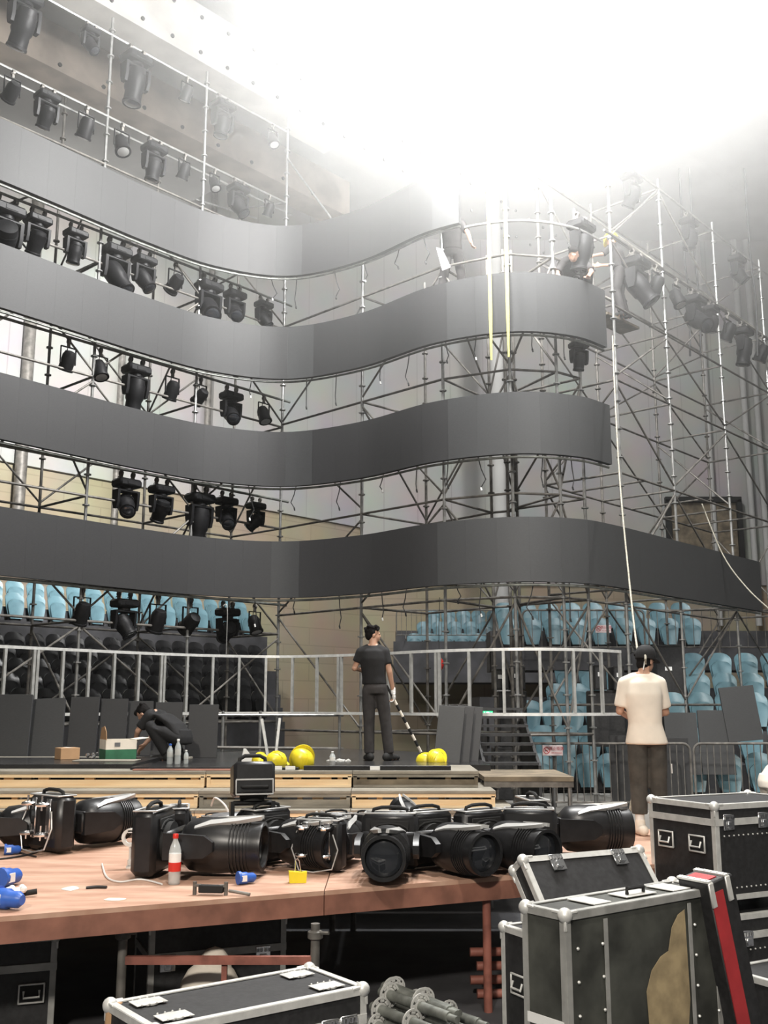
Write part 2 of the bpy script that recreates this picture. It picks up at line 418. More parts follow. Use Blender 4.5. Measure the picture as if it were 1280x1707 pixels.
def led_band(k, s1, label):
    base, _, _ = cur(s1 / 2)
    root = thing('led_screen_band', label, 'LED screen', (base.x, base.y, ZB[k]), group=None)
    n = int(s1 / .5)
    for i in range(n):
        a, b = s1 - (i + 1) * .5, s1 - i * .5
        mb = MB(); K = 4; cols = []
        for j in range(K + 1):
            p, d, nr = cur(a + .0004 + (b - a - .0008) * j / K); cols.append((p, p - nr * .085))
        vs = []
        for (f, r) in cols:
            vs += [(f.x, f.y, ZB[k]), (f.x, f.y, ZB[k] + 1), (r.x, r.y, ZB[k] + 1), (r.x, r.y, ZB[k])]
        fs = [(0, 1, 2, 3), (4 * K + 3, 4 * K + 2, 4 * K + 1, 4 * K)]
        for j in range(K):
            o_ = 4 * j
            for e in range(4): fs.append((o_ + e, o_ + 4 + e, o_ + 4 + (e + 1) % 4, o_ + (e + 1) % 4))
        mb.add(vs, fs)
        m_ = (a + b) / 2
        pale = m_ > PALE0 or (s_of_x(-2.0) < m_ < PALE1)  # paler zones put the curve's lit tones, plus batch differences, into the colour
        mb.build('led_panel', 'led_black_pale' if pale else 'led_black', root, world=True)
    # carrier rail below the panels, with the hooks that hold them
    pts = [cur(s1 * j / 80)[0] - cur(s1 * j / 80)[2] * .07 + V((0, 0, ZB[k] - .04)) for j in range(81)]
    MB().path(pts, .022, 6).build('carrier_rail', 'galvanised_dull', root, world=True)
    pts = [p + V((0, 0, 1.0)) - cur(s1 * j / 80)[2] * .08 for j, p in enumerate(pts)]
    MB().path(pts, .02, 6).build('carrier_rail', 'galvanised_dark', root, world=True)
    return root
led_band(1, S_LONG, 'lowest curved black LED screen band, longest, running on past the blue seats')
led_band(2, S_END, 'second curved black LED screen band up from the stage')
led_band(3, S_END, 'third curved black LED screen band up, below the yellow straps')
led_band(4, s_of_x(1.25), 'topmost curved black LED screen band, washed pale by the floodlights')
# ------------------------------------------------------------------ scaffolds behind the LED wall
def std(mb, x, y, z0, z1, r=.026):
    mb.tube((x, y, z0), (x, y, z1), r, n=8)
    z = z0 + .35
    while z < z1 - .1:                     # rosette discs and spigot collars
        mb.lathe([(r, -.012), (.06, -.010), (.06, .010), (r, .012)], (x, y, z), n=8); z += .5
def scaffold(name, label, fr, bk, z0, zf, zbk, levels, braces_front, m='galvanised_dark', m_front='galvanised', trans=None, back_levels=None, seed=1):
    rn = random.Random(seed)
    root = thing(name, label, 'scaffold', (fr[0][0], fr[0][1], z0))
    def pipe(nm, a, b, r, mm):
        MB().tube(a, b, r, n=8).build(nm, mm, root, world=True)
    for (x, y) in fr:
        mb = MB(); std(mb, x, y, z0, zf); mb.build('standard', m_front, root, world=True)
        MB().box((x, y, z0 + .01), (.15, .15, .02)).build('base_plate', m, root, world=True)
    for (x, y) in bk:
        mb = MB(); std(mb, x, y, z0, zbk); mb.build('standard', m, root, world=True)
        MB().box((x, y, z0 + .01), (.15, .15, .02)).build('base_plate', m, root, world=True)
    for row, top, lv in ((fr, zf, levels), (bk, zbk, back_levels or levels)):
        for (a, b) in zip(row, row[1:]):
            for z in lv:
                if z < top: pipe('ledger', (*a, z), (*b, z), .021, m)
    for (a, b) in zip(fr, bk):
        for z in levels:
            if z < min(zf, zbk): pipe('transom', (*a, z), (*b, z), .021, m)
    for i, (a, b) in enumerate(zip(fr, fr[1:])):
        for j, (za, zb_) in enumerate(zip(levels, levels[1:])):
            if braces_front and zb_ <= zf:
                p, q = (a, b) if (i + j) % 2 else (b, a)
                pipe('brace', (*p, za + .08), (*q, zb_ - .08), .018, m)
    for i, (a, b) in enumerate(zip(bk, bk[1:])):
        for j, (za, zb_) in enumerate(zip(levels, levels[1:])):
            if zb_ <= zbk:
                p, q = (b, a) if (i + j) % 2 else (a, b)
                pipe('brace', (*p, za + .08), (*q, zb_ - .08), .018, m)
    for i, (a, b) in enumerate(zip(fr, bk)):
        for j, (za, zb_) in enumerate(zip(levels, levels[1:])):
            if (i + j) % 2 == 0 and zb_ <= min(zf, zbk):
                p, q = (a, b) if rn.random() < .5 else (b, a)
                pipe('brace', (*p, za + .08), (*q, zb_ - .08), .018, m)
    return root, pipe
CL = 21.37
ZST = 1.48
nL = [tuple(off_line(-1.98 - 1.4 * i, CL, 0).xy) for i in range(5)]
nLb = [tuple((off_line(-1.98 - 1.4 * i, CL, 0) + BK * 1.45).xy) for i in range(5)]
LV = [1.9, 3.5, 5.5, 7.5, 9.5]
sc_left, pipeL = scaffold('scaffold', 'straight scaffold bay of grey tubes carrying the lamp rails beside the seats', nL, nLb, 0, 14.1, 13.2, LV + [11.3], True, seed=3)
E0, E1 = off_line(-1.85, CL, 0), off_line(-8.6, CL, 0)
for z in (4.05, 6.05, 8.05, 10.05):
    pipeL('lamp_rail', (E0.x, E0.y, z), (E1.x, E1.y, z), .024, 'galvanised_dull')
for z, c in ((12.2, CL), (13.77, CL), (12.55, CL + 1.2)):
    a, b = off_line(-1.98, c, z), off_line(-8.6, c, z); pipeL('lamp_rail', a, b, .024, 'galvanised')
pipeL('brace', off_line(-3.5, CL, 11.4), off_line(-2.75, CL + 2.1, 12.5), .02, 'galvanised')
pipeL('brace', off_line(-1.98, CL, 13.2), at(552, 364, 17.9), .02, 'galvanised')
pipeL('brace', off_line(-2.9, CL + 1.6, 12.4), off_line(-1.98, CL, 12.2), .02, 'galvanised')
def back_of(p, x, d):
    q, t, n = cur(s_of_b(ray(p, 700)[0])); return tuple((q - n * d).xy)
nC = [back_of(u_, 0, d) for u_, d in ((580, .42), (716, .42), (850, .42), (955, .42), (1006, .42))]
nCb = [back_of(u_, 0, d) for u_, d in ((600, 2.0), (722, 1.9), (842, 1.9), (930, 1.9), (975, 1.9))]
LVC = [1.75, 3.85, 5.5, 7.55, 9.55]
sc_mid, pipeC = scaffold('scaffold', 'curved run of grey scaffold bays holding the bulging middle of the screens', nC, nCb, 0, 10.6, 10.3, LVC, True, seed=5)
for (a, b) in zip([nL[0]] + nC, nC):        # link into the valley
    for z in LVC: pipeC('ledger', (*a, z), (*b, z), .021, 'galvanised_dark')
    break
pipeC('brace', (*nL[0], 3.9), (*nC[0], 5.4), .018, 'galvanised_dark'); pipeC('brace', (*nL[0], 7.4), (*nC[0], 5.6), .018, 'galvanised_dark')
pipeC('brace', (*nL[0], 7.6), (*nC[0], 9.4), .018, 'galvanised'); pipeC('brace', (*nC[0], 1.8), (*nL[0], 3.8), .018, 'galvanised_dark')
# carrier rail of the unfinished top band runs on over the bulge
pts = [cur(s_of_x(1.32) + (S_END - s_of_x(1.32)) * j / 24)[0] + V((0, .1, 9.98)) for j in range(25)]
MB().path(pts, .024, 6).build('carrier_rail', 'galvanised', sc_mid, world=True)
CR = 12.44
nR = [tuple(off_line(x, CR, 0).xy) for x in (4.02, 5.35, 6.98, 8.65)]
nRb = [tuple((off_line(x, CR, 0) + BK * 1.5).xy) for x in (4.02, 5.35, 6.98, 8.65)]
LVR = [2.2, 4.1, 6.08, 7.73, 9.1, 10.4]
sc_right, pipeR = scaffold('scaffold', 'tall open scaffold tower of grey tubes with lamps, above the blue seats', nR, nRb, 0, 12.3, 12.3, LVR + [12.1], True, seed=8)
for z, c in ((10.36, CR - .12),):
    a, b = off_line(3.85, c, z), off_line(9.2, c, z); pipeR('lamp_rail', a, b, .026, 'galvanised_dark')
a, b = off_line(5.35, CR, 12.1), off_line(9.3, CR, 12.1); pipeR('lamp_rail', a, b, .022, 'galvanised')
pipeR('brace', (*nR[0], 10.4), (*nR[1], 12.1), .02, 'galvanised')
for x in (4.6, 6.1, 7.8):
    a, b = off_line(x, CR, 6.08), off_line(x, CR, 6.08) + BK * 1.5; pipeR('transom', a, b, .02, 'galvanised_dark')
# planks the riggers stand on
def plank(label, a, b, wdt):
    a, b = V(a), V(b); d = (b - a); n = V((-d.y, d.x, 0)).normalized() * wdt
    mb = MB().prism([(0, 0), (d.length, 0), (d.length, .045), (0, .045)], d.normalized(), (0, 0, 1), a, n)
    return tag(mb.build('scaffold_plank', 'old_timber', smooth=0), label, 'plank')
pk = [V((*back_of(u_, 0, d), 8.86)) for u_, d in ((722, .50), (800, .50))]
plank('dark walkway plank laid along the scaffold behind the third screen', pk[0], pk[1], .5)
pk2 = [V((*back_of(u_, 0, .5), 8.86)) for u_ in (905, 975)]
plank('dark walkway plank at the corner of the bulging scaffold', pk2[0], pk2[1], .5)
# ------------------------------------------------------------------ bare aluminium frame of the missing lowest band
segs = [(s_of_x(-7.6), s_of_x(-5.1)), (s_of_x(-5.1), s_of_x(-3.62)), (s_of_x(-3.62), s_of_x(-.72)), (s_of_x(-.72), s_of_x(.82)), (s_of_x(.82), s_of_x(3.71))]
FL = ['at the end beside the black seats', 'over the leaning panels', 'in the hollow of the curve', 'behind the standing worker', 'at the bulge in front of the blue seats']
for (s0, s1), where in zip(segs, FL):
    p0_, _, _ = cur(s0)
    root = thing('ladder_truss', 'bare silver ladder truss without panels, ' + where, 'frame', (p0_.x, p0_.y, ZB[0]), group='bare screen frames above the stage')
    K = 14
    for zz in (ZB[0] + .02, ZB[0] + .98):
        mb = MB(); vs = []
        for j in range(K + 1):
            p, d, n = cur(s0 + (s1 - s0) * j / K); f = p + n * .02; r = p - n * .03
            vs += [(f.x, f.y, zz - .022), (f.x, f.y, zz + .022), (r.x, r.y, zz + .022), (r.x, r.y, zz - .022)]
        fs = [(0, 1, 2, 3), (4 * K + 3, 4 * K + 2, 4 * K + 1, 4 * K)]
        for j in range(K):
            for e in range(4): fs.append((4 * j + e, 4 * j + 4 + e, 4 * j + 4 + (e + 1) % 4, 4 * j + (e + 1) % 4))
        mb.add(vs, fs).build('rail', 'aluminium', root, world=True, smooth=0)
    n = max(1, round((s1 - s0) / .5))
    for i in range(n + 1):
        s_ = s0 + (s1 - s0) * i / n + (.03 if i == 0 else -.03 if i == n else 0)
        p, d, nr = cur(s_); a = math.atan2(d.y, d.x)
        MB().box((p.x, p.y, ZB[0] + .5), (.042, .045, .92), Matrix.Rotation(a, 3, 'Z')).build('upright', 'aluminium_dull', root, world=True, smooth=0)
# ------------------------------------------------------------------ hanging stage lamps
def mover_proto(name, label, tilt, yaw, sc=1.0, long=False):
    """moving head hung upside down: root at the rail"""
    root = thing(name, label, 'stage lamp')
    for x in (-.11, .11):
        mb = MB(); mb.lathe_ring((x, 0, 0), (1, 0, 0), .026, .045, .04, 10); mb.box((x, 0, -.065), (.04, .05, .06)); mb.tube((x, .03, -.03), (x + .0, .085, -.05), .008, n=6)
        mb.build('clamp', 'galvanised_dark', root)
    mb = MB().box((0, 0, -.155), (.40, .30, .13), ch=.03); mb.box((0, 0, -.10), (.34, .22, .03)); mb.box((.0, -.152, -.155), (.16, .01, .05))
    mb.build('base', 'fixture_black', root)
    mb = MB()
    mb.lathe([(.10, 0), (.10, -.05)], (0, 0, -.22), n=14)
    yk = mb.box((0, 0, -.285), (.36, .17, .045), ch=.015).build('yoke', 'fixture_black', root)
    for s in (-1, 1):
        MB().prism([(-.085, 0), (.085, 0), (.075, -.2), (.045, -.3), (-.045, -.3), (-.075, -.2)], (0, 1, 0), (0, 0, 1), (s * .18 - .022, 0, -.27), (.044, 0, 0)).build('yoke_arm', 'fixture_black', root)
    # head points down when tilt=0
    prof = [(.04, .17), (.115, .15), (.135, .06), (.135, -.06), (.12, -.10), (.115, -.19), (.125, -.20), (.125, -.23)] if not long else \
           [(.05, .2), (.12, .18), (.145, .05), (.14, -.12), (.12, -.16), (.125, -.30), (.135, -.31), (.135, -.34)]
    zl = prof[-1][1]
    Rm = Matrix.Rotation(yaw, 3, 'Z') @ Matrix.Rotation(tilt, 3, 'X')
    hd = MB(); hd.lathe(prof, (0, 0, 0), (0, 0, 1), 18, sx=1.08)
    for k in range(5): hd.lathe_ring((0, 0, -.01 - .018 * k + .1), (0, 0, 1), .125, .147, .008, 18)
    hd.v = [Rm @ p + V((0, 0, -.49)) for p in hd.v]
    h = hd.build('head', 'fixture_black', root)
    ln = MB(); ln.lathe([(.112, zl + .004), (.09, zl - .012), (.03, zl - .02)], n=16); ln.v = [Rm @ p + V((0, 0, -.49)) for p in ln.v]
    ln.build('lens', 'lens_glass', root)
    root.rotation_euler = (0, 0, 0); root.scale = (sc,) * 3
    return root
def par_proto(name, label, tilt, open_back=False):
    root = thing(name, label, 'stage lamp')
    mb = MB().lathe_ring((0, 0, 0), (1, 0, 0), .026, .042, .035, 10); mb.box((0, 0, -.06), (.035, .04, .06)); mb.build('clamp', 'galvanised_dark', root)
    mb = MB()
    mb.box((0, 0, -.095), (.25, .03, .012)); mb.box((-.122, 0, -.22), (.008, .03, .25)); mb.box((.122, 0, -.22), (.008, .03, .25))
    mb.build('yoke', 'fixture_black', root)
    Rm = Matrix.Rotation(tilt, 3, 'X'); O = V((0, 0, -.30))
    mb = MB().lathe([(.03, .15), (.075, .14), (.10, .08), (.105, -.12), (.118, -.122), (.118, -.15)], n=16); mb.v = [Rm @ p + O for p in mb.v]
    mb.build('can', 'fixture_black', root)
    mb = MB().lathe([(.095, -.148), (.06, -.156), (.01, -.160)], n=14); mb.v = [Rm @ p + O for p in mb.v]; mb.build('lens', 'fixture_silver', root)
    mb = MB().path([(.0, .0, .12), (.03, .1, .06), (.02, .06, .22), (0, .02, .3)], .007, 5); mb.v = [p + O for p in mb.v]; mb.build('cable', 'cable_black', root)
    return root
def big_on(u_, tilt, yaw, sc, long): return mover_proto('moving_head_lamp', None, tilt, yaw, sc, long)
PROTO = {}
def lamp(kind, u_, c, z, label, group, yawroot=None):
    b = ray(u_, 500)[0]
    # the rail is level: find the bearing by iterating on the height it projects to
    for _ in range(6):
        D = c / (1 - SL * b); X = b * D
        zz = z - CAMZ; d = D * math.cos(PITCH) + zz * math.sin(PITCH); b = (u_ - 640) / FPX * d / D
    D = c / (1 - SL * b); P_ = V((b * D, D, z))
    if kind not in PROTO:
        t = kind
        if t[0] == 'P': PROTO[kind] = par_proto('par_can_lamp', 'x', {'a': .5, 'b': -.4, 'c': 1.0}[t[1]])
        else:
            tl, yw = {'a': (.5, .0), 'b': (-.6, .5), 'c': (.15, .2), 'd': (1.1, -.3), 'e': (-.9, -.4), 'f': (.75, .9)}[t[1]]
            PROTO[kind] = mover_proto('moving_head_lamp', 'x', tl, yw, 1, t[0] == 'L')
        r = PROTO[kind]; r['label'] = label; r['group'] = group; r.location = P_
    else: r = dup(PROTO[kind], P_, None, label, group)
    s = float(kind[2:]) / 100; r.scale = (s,) * 3
    r.rotation_euler = (0, 0, math.atan2(AX.y, AX.x) + (yawroot or 0))
    return r
WORD = {'P': 'small black par can', 'M': 'black moving head lamp', 'L': 'big long-snouted black moving head lamp'}
def lamp_row(items, c, z, where, group, n0=0):
    for i, (kind, u_) in enumerate(items):
        lamp(kind, u_, c, z, '%s, %s along %s' % (WORD[kind[0]], ORD[i + n0], where), group)
lamp_row([('La125', 44), ('Mb75', 152), ('Lc125', 228), ('Pa100', 312), ('Mc110', 372), ('Pb100', 455)], CL - .06, 13.70, 'the highest lamp rail under the ceiling beam', 'lamps on the highest rail')
lamp_row([('Pc110', 22), ('Ma95', 80), ('Pa120', 145), ('Pb120', 204), ('Mc105', 258), ('Pa100', 308), ('Pb90', 358), ('Mb100', 398), ('Pa90', 449)], CL - .06, 12.13, 'the double rail above the top screen', 'lamps above the top screen')
lamp_row([('Ld130', 12), ('Ma100', 64), ('Mc90', 127), ('Lb120', 194), ('Mb100', 241), ('Pc120', 293), ('Le120', 349), ('Me100', 392), ('Mb85', 440)], CL, 9.98, 'the rail under the top screen', 'lamps under the top screen')
lamp_row([('Pa110', 115), ('Pb110', 168), ('Lc110', 228), ('Pa115', 288), ('Pc105', 335), ('Me100', 386), ('Pb110', 440)], CL, 7.98, 'the rail under the third screen', 'lamps under the third screen')
lamp_row([('Me105', 212), ('Ma100', 270), ('Lc120', 334), ('Me95', 378), ('Mf85', 427)], CL, 5.98, 'the rail under the second screen', 'lamps under the second screen')
lamp_row([('Pa120', 138), ('Mb100', 208), ('Pa130', 264), ('Pc130', 318), ('Md100', 380), ('Pb110', 425)], CL, 3.98, 'the dim rail under the lowest screen', 'lamps under the lowest screen')
lamp_row([('Lc115', 968), ('Lb125', 1060), ('Pa125', 1092), ('Pb120', 1127), ('Le115', 1157), ('Mc85', 1185), ('Pa130', 1212), ('Lc110', 1238), ('Pa130', 1268)], CR - .12, 10.30, 'the long rail across the seat-side tower', 'lamps on the tower rail')
lamp_row([('Ma100', 1052), ('Mc100', 1148), ('Mb100', 1228)], CR, 12.03, 'the top rail of the seat-side tower', 'lamps on top of the tower')
b_ = at(964, 565, 16.0); lp = dup(PROTO['Mc85'], b_, (0, 0, .4), 'black moving head lamp hung alone under the third screen bulge', 'lamp alone'); lp.scale = (.75,) * 3
# ------------------------------------------------------------------ floodlights
fl0 = None
for i, p_ in enumerate(FLOODS):
    P_ = V(p_)
    if fl0 is None:
        r = fl0 = thing('floodlight', 'x', 'floodlight', P_, (0, 0, 0), 'floodlights over the stage')
        T = Matrix.Rotation(-.6, 3, 'X')
        MB().box((0, 0, 0), (.95, .22, .6), T, .05).build('housing', 'aluminium_dull', r)
        MB().box(T @ V((0, -.115, 0)), (.86, .02, .5), T).build('lamp_face', 'lamp_face', r, smooth=0)
        mb = MB().box((-.52, 0, .12), (.02, .06, .4)); mb.box((.52, 0, .12), (.02, .06, .4)); mb.box((0, 0, .32), (1.06, .06, .02)); mb.build('bracket', 'galvanised_dark', r)
        mb = MB().tube((0, 0, .32), (0, 0, 20 - p_[2]), .03); mb.build('hanging_pole', 'galvanised_dark', r)
    else: r = dup(fl0, P_)
    r['label'] = 'blazing white floodlight over the stage, %s from the ceiling beam side' % ORD[i]
# ------------------------------------------------------------------ timber stage in stacked tiers
def tier(X0, X1, yf, yb, zt, zb, label, fine, top='board_grey', m2='pine', seed=0):
    rn = random.Random(seed)
    r = thing('stage_platform', label, 'platform', (X0, yf, zb))
    w_ = X1 - X0; cx = (X0 + X1) / 2; g = .006
    MB().box((cx, (yf + yb) / 2, zt - .015), (w_ - g, yb - yf, .03)).build('top_board', top, r, world=True, smooth=0)
    MB().box((cx, yf + .035, zt - .05), (w_ - g, .05, .035)).build('edge_board', m2 if fine else 'board_grey', r, world=True, smooth=0)
    MB().box((cx, yf + .045, zb + .052), (w_ - g - .02, .045, .068)).build('front_beam', m2 if fine else 'old_timber', r, world=True, smooth=0)
    MB().box((cx, yf + .03, zb + .016), (w_ - g - .02, .06, .026)).build('lower_board', m2 if fine else 'board_grey', r, world=True, smooth=0)
    for k in (0, 1): MB().box((X0 + .03 if k == 0 else X1 - .03, (yf + yb) / 2, (zt + zb) / 2 - .02), (.04, yb - yf - .02, zt - zb - .07)).build('side_beam', m2 if fine else 'old_timber', r, world=True, smooth=0)
    n = int(w_ / .22)
    for i in range(n):
        if rn.random() < .75:
            MB().box((X0 + (i + .5) * w_ / n + rn.uniform(-.05, .05), yf + .09, zt - .082), (rn.uniform(.05, .13), .06, .03)).build('spacer_block', 'pine' if rn.random() < .7 else 'old_timber', r, world=True, smooth=0)
    return r
HT = (1.48 - .945) / 3
zA, zB, zC = 1.48, 1.48 - HT, 1.48 - 2 * HT
seams = [-6.9, -4.3, -1.97, -.35, 1.05]
nm = ['at the dark end under the leaning panels', 'of bright pine before the cartons', 'of darker timber before the helmets', 'of dark timber at the stage corner']
for i in range(4):
    a, b = seams[i], seams[i + 1]
    tier(a, b, 11.62 - (.05 if i < 2 else 0), 12.8, zA, zB, 'top stage tier section ' + nm[i], i != 3, seed=i)
    tier(a, b + (.14 if i == 3 else 0), 11.2, 12.4, zB, zC, 'middle stage tier section ' + nm[i], True, seed=i + 10, m2='pine' if i != 2 else 'board_grey')
    tier(a, b + (.34 if i == 3 else 0), 10.98, 12.2, zC, .945, 'bottom stage tier section ' + nm[i], i != 3, seed=i + 20)
# stage floor behind the tiers, to the foot of the screens
poly = [(-6.9, 12.8)]
pts = [cur(s_of_x(-6.9) + (s_of_x(1.3) - s_of_x(-6.9)) * j / 24)[0] for j in range(25)]
poly = [(-6.9, 12.8)] + [(1.3, 12.8)] + [(p.x, p.y + .15) for p in reversed(pts)]
fl = MB().prism(poly, (1, 0, 0), (0, 1, 0), (0, 0, 1.30), (0, 0, .18)).build('floor_stage', 'stage_black', smooth=0); fl['kind'] = 'structure'
# glossy black sheets lying along the front of the stage
def sheet(X0, X1, y0, y1, z, t, label, m='stage_black', nm='stage_board', rz=0):
    o = MB().box((0, 0, t / 2), (X1 - X0, y1 - y0, t), ch=.004).build(nm, m, smooth=0)
    o.location = ((X0 + X1) / 2, (y0 + y1) / 2, z); o.rotation_euler = (0, 0, rz)
    return tag(o, label, 'board')
sheet(-6.2, -2.9, 12.05, 13.6, zA, .05, 'glossy black board lying under the brown cardboard box', rz=.01)
sheet(-2.85, -.95, 11.8, 12.7, zA, .03, 'glossy black board lying before the bottles on the stage edge', rz=-.02)
sheet(-.9, .75, 11.75, 12.7, zA, .05, 'thick black board at the stage edge before the standing worker', rz=.0)
sheet(-2.8, -1.35, 11.68, 11.8, zA, .015, 'thin reddish strip of board along the stage edge', 'deck_edge')
sheet(-6.0, -2.6, 14.0, 14.25, zA, .03, 'long pale batten lying before the leaning panels', 'board_grey')
# riser platform beside the stage
r = thing('riser_platform', 'low dark riser platform on steel legs beside the stage corner', 'platform', (1.2, 12.0, 0))
MB().box((1.62, 12.4, 1.385), (1.0, 1.3, .05)).build('deck_top', 'old_timber', r, world=True, smooth=0)
MB().box((1.62, 11.78, 1.33), (1.0, .04, .07)).build('edge_rail', 'galvanised_dark', r, world=True, smooth=0)
for x, y in ((1.18, 11.85), (2.08, 11.8), (2.08, 12.95), (1.18, 12.95)): MB().tube((x, y, 0), (x, y, 1.36), .026).build('leg', 'galvanised', r, world=True)
MB().tube((1.2, 11.84, 1.0), (2.06, 11.8, 1.0), .02).build('brace', 'galvanised_dark', r, world=True)
# black step unit
r = thing('step_unit', 'black step unit of open treads beside the stacked panels', 'steps', (1.75, 14.4, 0))
for i in range(7):
    MB().box((1.72, 14.2 + i * .24, 1.42 + i * .12), (.72, .26, .035)).build('tread', 'case_black', r, world=True, smooth=0)
for x in (1.35, 2.09): MB().prism([(14.05, 0), (14.05, 1.40), (15.9, 2.13), (15.9, 0)], (0, 1, 0), (0, 0, 1), (x - .02, 0, 0), (.04, 0, 0)).build('stringer', 'case_black', r, world=True, smooth=0)
# ------------------------------------------------------------------ red plywood deck in the front
e0, ed = V((-.41, 7.37, 0)), V((.909, .417, 0))
def dk(s): return e0 + ed * s
for (s0, s1, where) in ((-4.2, 0, 'with the water bottle on it'), (0, 2.3, 'carrying most of the lamps'), (2.3, 4.0, 'behind the silver edged cases')):
    a, b = dk(s0 + .004), dk(s1 - .004)
    r = thing('stage_deck', 'worn reddish plywood deck section ' + where, 'platform', (a.x, a.y, 0))
    MB().prism([(a.x, a.y), (b.x, b.y), (b.x, 10.9), (a.x, 10.9)], (1, 0, 0), (0, 1, 0), (0, 0, .915), (0, 0, .03)).build('top_board', 'deck_red', r, world=True, smooth=0)
    n = V((-ed.y, ed.x, 0))
    p, q = a + n * .02, b + n * .02
    MB().box((p + q) / 2 + V((0, 0, .85)), ((q - p).length, .04, .13), Matrix.Rotation(math.atan2(ed.y, ed.x), 3, 'Z')).build('edge_beam', 'deck_edge', r, world=True, smooth=0)
    for (x, y) in (((a.x + .1, 10.7), (b.x - .1, 10.7))): MB().tube((x, y, 0), (x, y, .915), .03).build('leg', 'galvanised_dark', r, world=True)
    if s0 < 0:
        for u_ in (210, 533):
            c = on_z(u_, 1546, .79); c = c + n * .08; c.z = 0
            mb = MB().tube((c.x, c.y, 0), (c.x, c.y, .80), .03, n=12); mb.lathe([(.03, -.02), (.05, -.01), (.05, .03), (.03, .04)], (c.x, c.y, .72), n=10); mb.tube((c.x, c.y - .01, .745), (c.x + .09, c.y - .05, .75), .012, n=6)
            mb.build('leg', 'galvanised_dark', r, world=True)
            if u_ == 210: L0 = c
            else: L1 = c
        MB().box(L0 + V((.03, -.05, .87)), (.07, .03, .09)).build('bracket', 'deck_edge', r, world=True, smooth=0)
        d = (L1 - L0)
        MB().box((L0 + L1) / 2 + V((0, 0, .575)), (d.length, .035, .05), Matrix.Rotation(math.atan2(d.y, d.x), 3, 'Z')).build('ledger', 'red_steel', r, world=True, smooth=0)
        c = L0 + d * .53; MB().box((c.x, c.y + .02, .29), (.035, .035, .54)).build('strut', 'red_steel', r, world=True, smooth=0)
    elif s0 < 1:
        c = dk(1.32) + n * .07
        MB().tube((c.x, c.y, 0), (c.x, c.y, .80), .032, n=12).build('leg', 'red_steel', r, world=True)
    MB().box(((a.x + b.x) / 2, 9.2, .87), (b.x - a.x - .1, .05, .09)).build('joist', 'old_timber', r, world=True, smooth=0)
# ------------------------------------------------------------------ seats
def seat_proto(name, m, label):
    r = thing(name, label, 'seat')
    def shell(mb, w_, h, z0, y0, bow, t, lip):
        nx, nz = 10, 10; f = []; bk = []
        for j in range(nz + 1):
            tz = j / nz; z = z0 + h * tz
            for i in range(nx + 1):
                tx = i / nx * 2 - 1
                ww = w_ / 2 * (1 - .30 * (1 - tz) ** 2) * (1 if tz < .75 else math.sqrt(max(0, 1 - ((tz - .75) / .25) ** 2 * .55)))
                zz = z - .06 * h * (abs(tx) ** 3) * tz
                y = y0 + bow * (1 - tx * tx) + .10 * tz * h + (lip * max(0, tz - .72) ** 1.0 * 3)
                f.append((tx * ww, y, zz)); bk.append((tx * ww, y + t, zz))
        vs = f + bk; N = len(f); fs = []; W = nx + 1
        for j in range(nz):
            for i in range(nx):
                a = j * W + i; fs.append((a, a + 1, a + W + 1, a + W)); fs.append((N + a, N + a + W, N + a + W + 1, N + a + 1))
        ring = [i for i in range(W)] + [j * W + nx for j in range(1, nz + 1)] + [nz * W + i for i in range(nx - 1, -1, -1)] + [j * W for j in range(nz - 1, 0, -1)]
        for a, b in zip(ring, ring[1:] + ring[:1]): fs.append((a, N + a, N + b, b))
        return mb.add(vs, fs)
    shell(MB(), .50, .58, .10, 0, .05, .025, .05).build('backrest', m, r, smooth=60)
    shell(MB(), .42, .47, .03, -.075, .035, .045, .0).build('seat_pan', m, r, smooth=60)
    MB().box((0, .03, .02), (.30, .10, .12), ch=.02).build('bracket', 'rubber', r)
    return r
SB = seat_proto('stadium_seat', 'seat_blue', 'x'); SK = None
first = {'b': True, 'k': True}
SKp = seat_proto('stadium_seat', 'seat_black', 'x')
def put_seat(kind, loc, rz, label, group):
    p = SB if kind == 'b' else SKp
    if first[kind]: first[kind] = False; p.location = loc; p.rotation_euler = (0, 0, rz); p['label'] = label; p['group'] = group; return p
    return dup(p, loc, (0, 0, rz), label, group)
def stand(name, pts): pass
# block A behind the barrier (facing the viewer), block B nearer the side
TIER = MB()
def tier_row(x0, x1, y, z, dep, z0=0): TIER.box(((x0 + x1) / 2, y + dep / 2 - .35, (z + z0) / 2), (x1 - x0, dep, z - z0))
A_u = [[878, 898, 937, 976, 1015], [868, 905, 944, 983, 1022], [885, 921, 957, 993, 1029], [930, 966, 1002, 1038], [945, 985, 1025]]
A_D, A_z = [21, 21.8, 22.6, 23.4, 24.2], [1.22, 1.76, 2.28, 2.66, 3.1]
WA = ['lowest row behind the no smoking sign', 'second row up behind the no smoking sign', 'third row up behind the ladder truss end', 'fourth row up behind the ladder truss end', 'fifth row up beneath the lowest screen']
for k, us in enumerate(A_u):
    for j, u_ in enumerate(us):
        if k == 0 and j == 0: continue
        p = at(u_, 1200, A_D[k]); put_seat('b', (p.x, A_D[k], A_z[k] - .66), 0, 'blue plastic stadium seat, %s along the %s' % (ORD[j], WA[k]), 'blue seats behind the barrier')
    tier_row(2.2, 5.6, A_D[k], A_z[k] - .72, .8 if k < 4 else 2.5)
B_u = [[1152, 1210, 1263, 1316], [1143, 1196, 1249, 1302], [1077, 1125, 1171, 1216, 1262, 1308], [1120, 1168, 1213, 1259, 1305], [1162, 1207, 1251, 1295]]
B_D, B_z = [18, 18.8, 20.0, 20.8, 21.6], [1.37, 1.88, 2.42, 2.82, 3.26]
WB = ['front row by the bending worker in beige', 'second row by the bending worker in beige', 'row just above the loose black panels', 'row two above the loose black panels', 'high row three above the loose black panels']
